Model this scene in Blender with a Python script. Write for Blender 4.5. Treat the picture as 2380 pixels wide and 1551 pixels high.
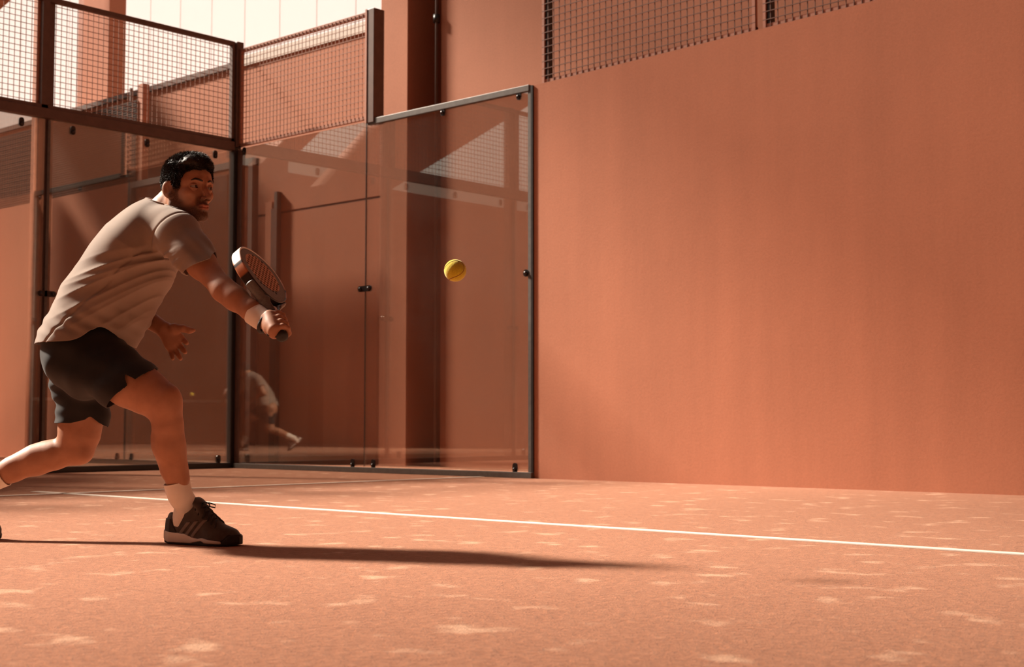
import bpy, bmesh, math, random
import numpy as np
from mathutils import Vector, Matrix

for o in list(bpy.data.objects):
    bpy.data.objects.remove(o, do_unlink=True)
scn = bpy.context.scene
COL = scn.collection
rnd = random.Random(7)

# ------------------------------------------------------------------ camera
FPX = 3287.0                                   # focal length in pixels of the 2380 x 1551 frame
PITCH = math.atan(209.5 / FPX)
YAW = math.atan2(0.675, 0.7375)
CAM = Vector((10.797, -7.963, 0.41))
cam_d = bpy.data.cameras.new('camera')
cam_d.sensor_width = 36.0
cam_d.sensor_fit = 'HORIZONTAL'
cam_d.lens = FPX / 2380.0 * 36.0
cam_d.clip_end = 500
cam_d.dof.use_dof = True
cam_d.dof.focus_distance = 4.65
cam_d.dof.aperture_fstop = 6.5
cam = bpy.data.objects.new('camera', cam_d)
cam.location = CAM
cam.rotation_euler = (math.pi / 2 + PITCH, 0, YAW)
COL.objects.link(cam)
scn.camera = cam

# ------------------------------------------------------------------ sky, sun, exposure
SUN_AZ = math.radians(17)                      # light travels towards +X, turned a little to +Y
SUN_EL = math.radians(39)
world = bpy.data.worlds.new('hazy_sky')
scn.world = world
world.use_nodes = True
wn, wl = world.node_tree.nodes, world.node_tree.links
wn.clear()
wout = wn.new('ShaderNodeOutputWorld')
wbg = wn.new('ShaderNodeBackground')
sky = wn.new('ShaderNodeTexSky')
sky.sky_type = 'NISHITA'
sky.sun_disc = False
sky.sun_elevation = SUN_EL
# Blender's sky: rotation 0 puts the sun at +Y, turning clockwise
sky.sun_rotation = math.radians(-90) - SUN_AZ
sky.air_density = 1.6
sky.dust_density = 9.0
sky.ozone_density = 0.3
hs = wn.new('ShaderNodeHueSaturation')
hs.inputs['Saturation'].default_value = 0.25
mx = wn.new('ShaderNodeMix'); mx.data_type = 'RGBA'; mx.blend_type = 'MULTIPLY'
mx.inputs[0].default_value = 1.0
mx.inputs[7].default_value = (1.0, 0.90, 0.80, 1)
wl.new(sky.outputs[0], hs.inputs['Color'])
wl.new(hs.outputs[0], mx.inputs[6])
wl.new(mx.outputs[2], wbg.inputs['Color'])
wbg.inputs['Strength'].default_value = 0.050
wl.new(wbg.outputs[0], wout.inputs[0])

sun_d = bpy.data.lights.new('sun', 'SUN')
sun_d.energy = 11.0
sun_d.color = (1.0, 0.88, 0.74)
sun_d.angle = math.radians(5.5)
sun = bpy.data.objects.new('sun', sun_d)
trav = Vector((math.cos(SUN_EL) * math.cos(SUN_AZ), math.cos(SUN_EL) * math.sin(SUN_AZ), -math.sin(SUN_EL)))
sun.rotation_euler = trav.to_track_quat('-Z', 'Y').to_euler()
sun.location = (-12, -3, 12)
COL.objects.link(sun)

vs = scn.view_settings
vs.view_transform = 'Standard'
vs.look = 'None'
vs.exposure = 0.20
vs.gamma = 1.0
vs.use_curve_mapping = False
scn.cycles.use_adaptive_sampling = True
scn.cycles.adaptive_threshold = 0.05
scn.cycles.max_bounces = 6
scn.cycles.diffuse_bounces = 3
scn.cycles.glossy_bounces = 2
scn.cycles.transparent_max_bounces = 12

# ------------------------------------------------------------------ helpers
def tag(o, label=None, cat=None, group=None, kind=None):
    if label: o['label'] = label
    if cat: o['category'] = cat
    if group: o['group'] = group
    if kind: o['kind'] = kind
    return o

def empty(name, loc=(0, 0, 0), rz=0.0, parent=None):
    o = bpy.data.objects.new(name, None)
    o.empty_display_size = 0.1
    o.location = loc
    o.rotation_euler = (0, 0, rz)
    COL.objects.link(o)
    if parent: o.parent = parent
    return o

def link_mesh(name, me, m=None, parent=None, smooth=False):
    if m is not None: me.materials.append(m)
    if smooth:
        me.polygons.foreach_set('use_smooth', np.ones(len(me.polygons), dtype=bool))
    o = bpy.data.objects.new(name, me)
    COL.objects.link(o)
    if parent: o.parent = parent
    return o

class MB:
    """collects simple solids into one mesh"""
    def __init__(s): s.v = []; s.f = []
    def raw(s, vs_, fs):
        n = len(s.v); s.v += [tuple(v) for v in vs_]; s.f += [tuple(i + n for i in f) for f in fs]; return s
    def box(s, a, b):
        x0, y0, z0 = a; x1, y1, z1 = b
        return s.raw([(x0,y0,z0),(x1,y0,z0),(x1,y1,z0),(x0,y1,z0),(x0,y0,z1),(x1,y0,z1),(x1,y1,z1),(x0,y1,z1)],
                     [(0,3,2,1),(4,5,6,7),(0,1,5,4),(1,2,6,5),(2,3,7,6),(3,0,4,7)])
    def tube(s, pts, r, n=8, caps=True):
        pts = [Vector(p) for p in pts]
        rr = r if isinstance(r, (list, tuple)) else [r] * len(pts)
        vs_, fs = [], []
        up = None
        for i, p in enumerate(pts):
            t = (pts[min(i+1, len(pts)-1)] - pts[max(i-1, 0)]).normalized()
            if up is None:
                up = Vector((0,0,1)) if abs(t.z) < 0.9 else Vector((1,0,0))
            a = t.cross(up).normalized(); b = a.cross(t).normalized(); up = b
            for k in range(n):
                q = 2*math.pi*k/n
                vs_.append(p + (a*math.cos(q) + b*math.sin(q))*rr[i])
        for i in range(len(pts)-1):
            for k in range(n):
                k2 = (k+1) % n
                fs.append((i*n+k, i*n+k2, (i+1)*n+k2, (i+1)*n+k))
        if caps:
            fs.append(tuple(range(n-1, -1, -1))); fs.append(tuple((len(pts)-1)*n+k for k in range(n)))
        return s.raw(vs_, fs)
    def build(s, name, m, parent=None, smooth=False, bevel=0.0):
        me = bpy.data.meshes.new(name)
        me.from_pydata(s.v, [], s.f)
        if bevel > 0:
            bm = bmesh.new(); bm.from_mesh(me)
            bmesh.ops.bevel(bm, geom=list(bm.edges), offset=bevel, segments=2, affect='EDGES', profile=0.6)
            bm.to_mesh(me); bm.free()
        me.update()
        return link_mesh(name, me, m, parent, smooth)

# ------------------------------------------------------------------ materials
def new_mat(name):
    m = bpy.data.materials.new(name); m.use_nodes = True
    nt = m.node_tree; b = nt.nodes['Principled BSDF']
    return m, nt, nt.nodes, nt.links, b

def coords(N, L, scale=(1,1,1), kind='Object'):
    tc = N.new('ShaderNodeTexCoord'); mp = N.new('ShaderNodeMapping')
    mp.inputs['Scale'].default_value = scale
    L.new(tc.outputs[kind], mp.inputs[0]); return mp.outputs[0]

def noise(N, L, vec, scale, detail=4, rough=0.55):
    n = N.new('ShaderNodeTexNoise'); n.inputs['Scale'].default_value = scale
    n.inputs['Detail'].default_value = detail; n.inputs['Roughness'].default_value = rough
    L.new(vec, n.inputs['Vector']); return n.outputs['Fac']

def ramp(N, L, fac, stops):
    r = N.new('ShaderNodeValToRGB')
    while len(r.color_ramp.elements) < len(stops): r.color_ramp.elements.new(0.5)
    for e, (p, c) in zip(r.color_ramp.elements, stops):
        e.position = p; e.color = c if len(c) == 4 else (*c, 1)
    L.new(fac, r.inputs[0]); return r.outputs[0]

def mix(N, L, fac, a, b, mode='MIX'):
    m = N.new('ShaderNodeMix'); m.data_type = 'RGBA'; m.blend_type = mode
    for sock, val in ((m.inputs[0], fac), (m.inputs[6], a), (m.inputs[7], b)):
        if isinstance(val, (float, int)): sock.default_value = val
        elif isinstance(val, tuple): sock.default_value = val if len(val) == 4 else (*val, 1)
        else: L.new(val, sock)
    return m.outputs[2]

def bump(N, L, b, h, strength=0.3, dist=0.01):
    bp = N.new('ShaderNodeBump'); bp.inputs['Strength'].default_value = strength
    bp.inputs['Distance'].default_value = dist
    L.new(h, bp.inputs['Height']); L.new(bp.outputs[0], b.inputs['Normal'])

def simple(name, col, rough=0.5, metal=0.0, var=0.12, scale=20.0, spec=0.5):
    m, nt, N, L, b = new_mat(name)
    v = coords(N, L)
    n = noise(N, L, v, scale)
    c0 = tuple(max(0, c*(1-var)) for c in col); c1 = tuple(min(1, c*(1+var)) for c in col)
    L.new(ramp(N, L, n, [(0.3, c0), (0.7, c1)]), b.inputs['Base Color'])
    b.inputs['Roughness'].default_value = rough; b.inputs['Metallic'].default_value = metal
    b.inputs['Specular IOR Level'].default_value = spec
    return m

def plaster(name, col, streak=0.16):
    m, nt, N, L, b = new_mat(name)
    v = coords(N, L)
    vst = coords(N, L, (2.6, 2.6, 0.22))
    big = noise(N, L, v, 0.8, 3)
    st = noise(N, L, vst, 1.6, 5, 0.6)
    fine = noise(N, L, v, 60, 3, 0.7)
    c0 = tuple(c*(1-streak) for c in col); c1 = tuple(min(1, c*(1+streak)) for c in col)
    a = ramp(N, L, st, [(0.3, c0), (0.72, c1)])
    a = mix(N, L, 0.55, a, ramp(N, L, big, [(0.3, tuple(c*0.86 for c in col)), (0.7, tuple(min(1, c*1.12) for c in col))]))
    a = mix(N, L, 0.22, a, ramp(N, L, fine, [(0.3, tuple(c*0.7 for c in col)), (0.75, tuple(min(1, c*1.25) for c in col))]))
    L.new(a, b.inputs['Base Color'])
    b.inputs['Roughness'].default_value = 0.82
    b.inputs['Specular IOR Level'].default_value = 0.25
    ad = N.new('ShaderNodeMath'); ad.operation = 'ADD'
    L.new(fine, ad.inputs[0]); L.new(noise(N, L, v, 9, 3), ad.inputs[1])
    bump(N, L, b, ad.outputs[0], 0.12, 0.006)
    return m

WALLC = (0.47, 0.182, 0.102)
M = {}
M['wall'] = plaster('terracotta_plaster', WALLC)
M['wall2'] = plaster('terracotta_render', (0.46, 0.180, 0.101), 0.10)
M['steel'] = simple('brown_painted_steel', (0.115, 0.056, 0.038), 0.45, 0.0, 0.15, 14)
M['rust'] = simple('terracotta_painted_steel', (0.42, 0.17, 0.10), 0.5, 0.0, 0.12, 14)
M['black'] = simple('black_painted_steel', (0.022, 0.016, 0.014), 0.35, 0.0, 0.2, 30)
M['alu'] = simple('grey_aluminium', (0.115, 0.096, 0.084), 0.45, 0.3, 0.15, 30)
M['wire'] = simple('brown_wire', (0.16, 0.075, 0.05), 0.45, 0.2, 0.15, 40)
M['wire_d'] = simple('dark_wire', (0.06, 0.03, 0.02), 0.8, 0, 0.15, 40, 0.1)
M['wire_l'] = simple('rusty_wire', (0.30, 0.13, 0.075), 0.5, 0.1, 0.15, 40)
M['bolt'] = simple('bolt_steel', (0.05, 0.042, 0.04), 0.28, 0.8, 0.2, 60)
M['line'] = simple('white_line_paint', (0.72, 0.62, 0.53), 0.8, 0, 0.10, 26)
M['parapet'] = simple('pale_coping', (0.66, 0.55, 0.47), 0.7, 0, 0.1, 6)

def m_glass(name='tempered_glass', tint=(0.81, 0.78, 0.75)):
    m = bpy.data.materials.new(name); m.use_nodes = True
    nt = m.node_tree; N, L = nt.nodes, nt.links; N.clear()
    out = N.new('ShaderNodeOutputMaterial')
    tr = N.new('ShaderNodeBsdfTransparent')
    gl = N.new('ShaderNodeBsdfGlossy'); gl.inputs['Roughness'].default_value = 0.004
    gl.inputs['Color'].default_value = (0.95, 0.93, 0.9, 1)
    df = N.new('ShaderNodeBsdfDiffuse'); df.inputs['Color'].default_value = (0.62, 0.54, 0.48, 1)
    v = coords(N, L)
    dust = noise(N, L, v, 2.2, 6, 0.65)
    spots = noise(N, L, v, 26, 3, 0.6)
    d1 = ramp(N, L, dust, [(0.35, (0.006,)*3), (0.8, (0.035,)*3)])
    d2 = ramp(N, L, spots, [(0.70, (0, 0, 0)), (0.78, (0.10,)*3)])
    dd = mix(N, L, 1.0, d1, d2, 'ADD')
    lw = N.new('ShaderNodeLayerWeight'); lw.inputs['Blend'].default_value = 0.5
    pw = N.new('ShaderNodeMath'); pw.operation = 'POWER'; pw.inputs[1].default_value = 4.0
    L.new(lw.outputs['Facing'], pw.inputs[0])
    fr = N.new('ShaderNodeMath'); fr.operation = 'MULTIPLY_ADD'; fr.inputs[1].default_value = 0.85; fr.inputs[2].default_value = 0.27
    L.new(pw.outputs[0], fr.inputs[0])
    tr.inputs['Color'].default_value = (*tint, 1)
    m1 = N.new('ShaderNodeMixShader'); L.new(dd, m1.inputs[0]); L.new(tr.outputs[0], m1.inputs[1]); L.new(df.outputs[0], m1.inputs[2])
    m2 = N.new('ShaderNodeMixShader'); L.new(fr.outputs[0], m2.inputs[0]); L.new(m1.outputs[0], m2.inputs[1]); L.new(gl.outputs[0], m2.inputs[2])
    L.new(m2.outputs[0], out.inputs[0])
    return m
M['glass'] = m_glass()
M['backing'] = simple('painted_shade_brown', (0.075, 0.043, 0.033), 0.6, 0, 0.15, 5)  # brown that paints in the shade behind the glass screen

def m_floor():
    m, nt, N, L, b = new_mat('sanded_clay_turf')
    v = coords(N, L)
    vs_ = coords(N, L, (1.0, 2.2, 1.0))
    fib = noise(N, L, v, 210, 3, 0.75)
    fib2 = noise(N, L, v, 42, 3, 0.7)
    med = noise(N, L, v, 11.0, 3, 0.65)
    big = noise(N, L, v, 0.9, 2, 0.55)
    a = ramp(N, L, med, [(0.30, (0.29, 0.096, 0.046)), (0.70, (0.52, 0.205, 0.108))])
    a = mix(N, L, 0.30, a, ramp(N, L, big, [(0.3, (0.37, 0.135, 0.069)), (0.7, (0.52, 0.228, 0.130))]))
    a = mix(N, L, 0.45, a, ramp(N, L, fib, [(0.30, (0.15, 0.044, 0.021)), (0.72, (0.74, 0.330, 0.188))]))
    a = mix(N, L, 0.38, a, ramp(N, L, fib2, [(0.32, (0.20, 0.064, 0.031)), (0.70, (0.66, 0.285, 0.158))]))
    # patches of pale silica sand lying on the pile
    sand = noise(N, L, v, 6.2, 2, 0.5)
    grain = noise(N, L, v, 60, 2, 0.7)
    mth = N.new('ShaderNodeMath'); mth.operation = 'MULTIPLY_ADD'; mth.inputs[1].default_value = 0.16
    L.new(grain, mth.inputs[0]); L.new(sand, mth.inputs[2])
    sm = ramp(N, L, mth.outputs[0], [(0.672, (0, 0, 0)), (0.80, (1, 1, 1))])
    sf = mix(N, L, 1.0, sm, (0.60,)*3, 'MULTIPLY')
    a = mix(N, L, sf, a, (0.82, 0.50, 0.33))
    L.new(a, b.inputs['Base Color'])
    b.inputs['Roughness'].default_value = 0.92
    b.inputs['Specular IOR Level'].default_value = 0.15
    b.inputs['Sheen Weight'].default_value = 0.28
    b.inputs['Sheen Roughness'].default_value = 0.4
    b.inputs['Sheen Tint'].default_value = (1.0, 0.84, 0.70, 1)
    h = N.new('ShaderNodeMath'); h.operation = 'MULTIPLY_ADD'; h.inputs[1].default_value = 0.5
    L.new(fib, h.inputs[0]); L.new(fib2, h.inputs[2])
    bump(N, L, b, h.outputs[0], 0.9, 0.014)
    return m
M['floor'] = m_floor()

def m_panel():
    m = bpy.data.materials.new('white_translucent_sheet'); m.use_nodes = True
    nt = m.node_tree; N, L = nt.nodes, nt.links; N.clear()
    out = N.new('ShaderNodeOutputMaterial')
    a = N.new('ShaderNodeBsdfTranslucent'); a.inputs['Color'].default_value = (0.98, 0.98, 0.97, 1)
    d = N.new('ShaderNodeBsdfDiffuse')
    n = noise(N, L, coords(N, L), 3.0)
    L.new(ramp(N, L, n, [(0.3, (0.90, 0.935, 0.985)), (0.7, (0.91, 0.945, 0.995))]), d.inputs['Color'])
    x = N.new('ShaderNodeMixShader'); x.inputs[0].default_value = 0.88
    L.new(a.outputs[0], x.inputs[1]); L.new(d.outputs[0], x.inputs[2]); L.new(x.outputs[0], out.inputs[0])
    return m
M['panel'] = m_panel()
M['seam_w'] = simple('white_seam', (0.80, 0.79, 0.77), 0.7, 0, 0.05, 5)

# ------------------------------------------------------------------ the setting
# corner of the court at the origin; right wall along +X (y = 0), rear wall along -Y (x = 0)
RP = [0.0, 1.83, 3.71]                  # glass joints on the right wall
LP = [0.0, -1.93, -3.86, -5.79, -7.72, -9.65]
GH, MH = 3.0, 4.0

fl = MB().box((-32, -30, -0.12), (34, 34, 0.0)).build('floor', M['floor'])
tag(fl, 'orange clay coloured artificial turf with pale sand patches', 'floor', kind='structure')

def strip(x0, y0, x1, y1):
    return MB().box((x0, y0, 0.0005), (x1, y1, 0.004)).build('court_line', M['line'])
tag(strip(2.90, -3.619, 13.4, -3.563), 'long white line crossing the court from left to right in front of the wall', 'line')
tag(strip(3.225, -9.6, 3.277, -0.06), 'short faint white line running towards the base of the glass', 'line')

# solid right wall
me = MB().raw([(3.735,0,0),(16,0,0),(16,.22,0),(3.735,.22,0),(3.735,0,2.985),(16,0,3.30),(16,.22,3.30),(3.735,.22,2.985)],
              [(0,3,2,1),(4,5,6,7),(0,1,5,4),(1,2,6,5),(2,3,7,6),(3,0,4,7)])
tag(me.build('wall_right', M['wall']), 'large plain terracotta wall filling the right side of the court', 'wall', kind='structure')

# the rest of the enclosure, behind and beside the camera, plus an added roof
tag(MB().box((16.0, -10.1, 0), (16.2, 0.0, 5.4)).build('wall_front', M['wall2']), 'terracotta end wall of the hall behind the camera', 'wall', kind='structure')
tag(MB().box((0.0, -10.3, 0), (16.0, -10.1, 5.4)).build('wall_left', M['wall2']), 'terracotta side wall left of the camera, outside the picture', 'wall', kind='structure')
rf = empty('added_roof', (0, 0, 0))
MB().box((6.8, -10.3, 5.4), (16.2, 1.48, 5.6)).build('added_slab', M['wall2'], rf)  # added out of view to keep sky light off the wall's right end
tag(rf, 'roof slab added to block sky light over the near half of the court, above the picture', 'roof', kind='structure')
tag(MB().box((-6.2, -16.0, 0), (-6.0, 0.5, 4.2)).build('wall_boundary', M['wall2']), 'boundary wall far behind the rear glass, seen in the glass reflection', 'wall', kind='structure')

# the net at mid-court, behind the camera (it shows in the glass)
nt_ = empty('court_net', (13.6, 0, 0))
wire = MB()
for k in range(96): wire.box((-0.002, -9.9 + k*0.104, 0.03), (0.002, -9.896 + k*0.104, 0.84))
for k in range(9): wire.box((-0.002, -9.95, 0.03 + k*0.1), (0.002, -0.05, 0.034 + k*0.1))
wm = wire.build('netting', M['black'], nt_); wm['kind'] = 'stuff'
MB().box((-0.012, -9.95, 0.84), (0.012, -0.05, 0.90)).build('tape', M['line'], nt_)
for y in (-9.97, -0.03): MB().tube([(0, y, 0), (0, y, 0.98)], 0.03, 10).build('net_post', M['black'], nt_)
tag(nt_, 'court net with white tape behind the camera, mirrored in the glass', 'net')

# ---- glass panels
def clamp(parent, loc, axis, both=True):
    """a small clamp plate with a domed bolt; axis = outward normal of the glass towards the court"""
    c = empty('clamp', loc, 0, parent)
    n = Vector(axis); t = Vector((0,0,1)).cross(n)
    return c

def clamp_mesh(name, centre, n, w, h, bolts, parent, m='bolt'):
    n = Vector(n); t = Vector((0,0,1)).cross(n); c = Vector(centre)
    mb = MB()
    def pt(a, b, d): return c + t*a + Vector((0,0,1))*b + n*d
    k = []
    seg = 6
    hw, hh, r = w/2, h/2, min(w, h)*0.48
    ring = []
    for (sx, sy, a0) in ((1,1,0),(-1,1,90),(-1,-1,180),(1,-1,270)):
        for i in range(seg+1):
            q = math.radians(a0 + 90*i/seg)
            ring.append((sx*(hw-r) + r*math.cos(q), sy*(hh-r) + r*math.sin(q)))
    nn = len(ring)
    vs_ = [pt(a, b, 0.006) for a, b in ring] + [pt(a, b, 0.016) for a, b in ring]
    fs = [tuple(range(nn-1,-1,-1)), tuple(range(nn, 2*nn))] + [(i, (i+1)%nn, nn+(i+1)%nn, nn+i) for i in range(nn)]
    mb.raw(vs_, fs)
    o = mb.build(name, M[m], parent)
    for (a, b) in bolts:
        bb = MB()
        p0 = pt(a, b, 0.015)
        bb.tube([p0, p0+n*0.008, p0+n*0.014, p0+n*0.017], [0.016, 0.016, 0.011, 0.003], 10)
        bb.build('bolt', M['bolt'], o, smooth=True)
    return o

def glass_panel(p0, p1, n, label, clamps):
    """p0, p1 = bottom ends (x, y); n = normal towards the court; clamps = list of (s, z, kind)"""
    root = empty('glass_panel', (0, 0, 0))
    a, b, nv = Vector((*p0, 0)), Vector((*p1, 0)), Vector((*n, 0))
    d = (b - a).normalized(); ln = (b - a).length
    g = 0.004; th = 0.006
    A, B = a + d*g, a + d*(ln-g)
    vs_ = []
    for z in (0.05, GH-0.02):
        for q in (A - nv*th, B - nv*th, B + nv*th, A + nv*th): vs_.append((q.x, q.y, z))
    MB().raw(vs_, [(0,3,2,1),(4,5,6,7),(0,1,5,4),(1,2,6,5),(2,3,7,6),(3,0,4,7)]).build('pane', M['glass'], root)
    for (s, z, kind) in clamps:
        c = a + d*s + Vector((0,0,z))
        if kind == 'edge': clamp_mesh('clamp', c, nv, 0.045, 0.075, [(0, -0.012)], root)
        elif kind == 'joint': clamp_mesh('clamp', c, nv, 0.17, 0.05, [(-0.055, 0), (0.055, 0)], root)
        elif kind == 'end': clamp_mesh('clamp', c, nv, 0.055, 0.055, [(0, 0)], root)
    tag(root, label, 'glass panel', 'glass panels of the court')
    return root

RN, LN = (0, -1), (1, 0)
tag(MB().box((RP[1]-0.0035, -0.007, 0.05), (RP[1]+0.0035, 0.007, 2.97)).build('joint_seal', M['black']), 'thin dark seal between the two right-hand panes', 'seal')
glass_panel((RP[0]+0.03, 0), (RP[1], 0), RN, 'clear glass panel right of the dark corner post, under the wire mesh',
            [(0.10, 2.95, 'edge'), (1.66, 0.075, 'edge'), (1.80, 1.55, 'joint')])
glass_panel((RP[1], 0), (RP[2], 0), RN, 'clear glass panel beside the solid wall, behind the flying ball',
            [(0.93, 2.93, 'edge'), (1.76, 2.93, 'edge'), (0.12, 0.075, 'edge'), (1.72, 0.075, 'edge'), (1.835, 1.55, 'end')])
names = ['clear glass panel behind the player, left of the dark corner post',
         'clear glass panel at the left edge, beyond the brown joint post']
for i in range(5):
    lab = names[i] if i < 2 else 'clear rear glass panel number %s from the corner, outside the picture' % ('three', 'four', 'five')[i-2]
    glass_panel((0, LP[i]-0.03), (0, LP[i+1]), LN, lab,
                [(0.22, 2.90, 'edge'), (0.95, 2.90, 'edge'), (1.68, 2.90, 'edge'), (0.14, 0.085, 'edge'), (1.89, 1.49, 'joint')])

# ---- rails and posts
def rail(name, m, a, b, label, cat='rail', bevel=0.004):
    o = MB().box(a, b).build(name, M[m], None, bevel=bevel)
    return tag(o, label, cat)
rail('base_rail', 'alu', (0.05, -0.035, 0.0), (3.735, 0.03, 0.045), 'grey metal sill under the right-hand glass')
rail('base_rail', 'black', (-0.035, -9.7, 0.0), (0.035, -0.05, 0.05), 'black metal sill under the glass behind the player')
rail('top_rail', 'steel', (-0.04, -9.7, 2.965), (0.04, -0.05, 3.045), 'dark brown rail between glass and mesh behind the player')
rail('top_rail', 'alu', (1.86, -0.02, 2.945), (3.70, 0.02, 2.995), 'grey metal rail along the top of the glass beside the wall')
# frame of the glass against the solid wall
er = empty('edge_frame', (3.72, 0, 0))
MB().box((-0.035, -0.012, 0.0), (-0.006, 0.03, 2.985)).build('channel', M['alu'], er)
MB().box((-0.006, -0.014, 0.0), (0.014, 0.03, 2.985)).build('seal', M['black'], er)
tag(er, 'narrow dark upright frame where the glass meets the solid wall', 'frame')

cp = empty('corner_post', (0, 0, 0))
MB().box((-0.05, -0.05, 0.0), (0.028, 0.03, 3.0)).build('lower_shaft', M['black'], cp, bevel=0.004)
MB().box((0.030, -0.012, 0.0), (0.095, 0.03, 2.965)).build('side_plate', M['steel'], cp, bevel=0.003)
MB().box((-0.05, -0.05, 3.0), (0.012, 0.03, 4.0)).build('upper_shaft', M['steel'], cp, bevel=0.004)
MB().box((0.014, -0.045, 3.0), (0.05, 0.03, 4.0)).build('upper_stile', M['steel'], cp, bevel=0.004)
tag(cp, 'dark steel corner post where the two glass walls meet', 'post')
words = ['brown steel joint post behind the player', 'second joint post, left of the picture', 'third joint post, left of the picture', 'fourth joint post, left of the picture', 'end post of the rear wall, left of the picture']
for i in range(1, 6):
    y = LP[i]
    p = empty('joint_post', (0, y, 0))
    MB().box((-0.10, -0.03, 0.0), (-0.012, 0.05, 4.02)).build('shaft', M['steel'], p, bevel=0.004)
    MB().box((-0.10, -0.10, 0.0), (-0.03, -0.032, 4.02)).build('side_plate', M['rust'], p, bevel=0.004)
    MB().box((0.008, -0.012, 0.05), (0.016, 0.012, 2.95)).build('joint_strip', M['alu'], p)
    tag(p, words[i-1], 'post')

# ---- wire mesh panels
def wire_grid(name, o, d, u0, u1, z0, z1, cell, r, m, parent, zslope=0.0):
    """square wire mesh in the vertical plane through o along d"""
    o, d = Vector(o), Vector(d)
    n = Vector((0,0,1)).cross(d)
    mb = MB()
    def bar(p, q, off, across):
        e = across*r; k = n*r
        c = n*off
        vs_ = [p+c-e-k, p+c+e-k, p+c+e+k, p+c-e+k, q+c-e-k, q+c+e-k, q+c+e+k, q+c-e+k]
        mb.raw(vs_, [(0,3,2,1),(4,5,6,7),(0,1,5,4),(1,2,6,5),(2,3,7,6),(3,0,4,7)])
    k = int((u1-u0)/cell)
    for i in range(k+1):
        u = u0 + (u1-u0)*i/k
        bar(o+d*u+Vector((0,0,z0+zslope*(u-u0))), o+d*u+Vector((0,0,z1)), r, d)
    kz = int(round((z1-z0)/cell))
    for i in range(kz+1):
        z = z0 + (z1-z0)*i/kz
        za, zb = z, z + zslope*(u1-u0)
        bar(o+d*u0+Vector((0,0,za)), o+d*u1+Vector((0,0,zb)), -r, Vector((0,0,1)))
    g = mb.build(name, M[m], parent)
    g['kind'] = 'stuff'
    return g

def mesh_panel(o, d, w, z0, z1, label, m_fr='steel', m_w='wire', t=0.04, r=0.0023, deep=0.04, stiles=(0.04, 0.04), bottom=True, cell=0.05, off=0.0, zslope=0.0):
    root = empty('mesh_panel', (0, 0, 0))
    ov, dv = Vector(o), Vector(d); n = Vector((0,0,1)).cross(dv)
    def slab(name, u0, u1, za, zb, m):
        vs_ = []
        for z in (za, zb):
            for (u, k) in ((u0, -deep/2), (u1, -deep/2), (u1, deep/2), (u0, deep/2)):
                q = ov + dv*u + n*k; vs_.append((q.x, q.y, z))
        MB().raw(vs_, [(0,3,2,1),(4,5,6,7),(0,1,5,4),(1,2,6,5),(2,3,7,6),(3,0,4,7)]).build(name, M[m], root)
    if z1 < 5: slab('top_bar', 0, w, z1-t, z1, m_fr)
    if bottom: slab('bottom_bar', 0, w, z0, z0+t*0.8, m_fr)
    if stiles[0]: slab('stile', 0, stiles[0], z0, z1-t, m_fr)
    if stiles[1]: slab('stile', w-stiles[1], w, z0, z1-t, m_fr)
    wire_grid('wire_mesh', ov + n*off, dv, 0.01, w-0.01, z0+0.01, z1-0.01, cell, r, m_w, root, zslope)
    tag(root, label, 'mesh panel', 'wire mesh panels')
    return root

mesh_panel((0.05, 0, 0), (1, 0, 0), 1.80, 3.0, 3.93, 'framed wire mesh above the glass right of the corner post', 'rust', 'wire_l', 0.035, off=-0.02, deep=0.03, stiles=(0.03, 0.03))
ep = empty('end_post', (1.86, 0, 0))
MB().box((-0.012, -0.03, 2.96), (0.085, 0.09, 3.945)).build('shaft', M['steel'], ep, bevel=0.004)
MB().box((-0.02, -0.036, 2.96), (0.0, -0.03, 3.945)).build('edge_strip', M['rust'], ep)
tag(ep, 'short brown steel post ending the mesh above the glass', 'post')
mlab = ['framed wire mesh behind the player, between corner post and joint post', 'framed wire mesh in the top left corner, beyond the joint post']
for i in range(5):
    lab = mlab[i] if i < 2 else 'rear wire mesh panel number %s from the corner, outside the picture' % ('three', 'four', 'five')[i-2]
    y0 = LP[i] - 0.05
    mesh_panel((0, y0, 0), (0, -1, 0), LP[i]-LP[i+1]-0.0, 3.045, 4.0, lab, 'steel', 'wire_l', 0.04, off=-0.02, deep=0.045, stiles=(0.03, 0.03))

# mesh standing on the solid wall
def zt(x): return 2.985 + (x-3.735)*0.0257
segs = [(3.80, 5.70, 'wire mesh on the solid wall, left of the double post'), (5.76, 8.0, 'wire mesh on the solid wall, right of the double post')]
for (x0, x1, lab) in segs:
    root = empty('mesh_panel', (0, 0, 0))
    MB().box((x0, 0.02, zt(x0)+0.001), (x0+0.022, 0.05, 4.6)).build('stile', M['rust'], root)
    MB().box((x0+0.022, 0.035, zt(x0)+0.002), (x0+0.06, 0.075, 4.6)).build('stile', M['black'], root)
    MB().box((x1-0.025, 0.02, zt(x1)+0.001), (x1, 0.05, 4.6)).build('stile', M['rust'], root)
    MB().raw([(x0,0.03,zt(x0)+.002),(x1,0.03,zt(x1)+.002),(x1,0.06,zt(x1)+.002),(x0,0.06,zt(x0)+.002),
              (x0,0.03,zt(x0)+.034),(x1,0.03,zt(x1)+.034),(x1,0.06,zt(x1)+.034),(x0,0.06,zt(x0)+.034)],
             [(0,3,2,1),(4,5,6,7),(0,1,5,4),(1,2,6,5),(2,3,7,6),(3,0,4,7)]).build('bottom_bar', M['rust'], root)
    wire_grid('wire_mesh', (x0, 0.025, 0), (1,0,0), 0.0, x1-x0, zt(x0)+0.005, 4.6, 0.055, 0.0026, 'wire', root, 0.0257)
    tag(root, lab, 'mesh panel', 'wire mesh panels')

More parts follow.
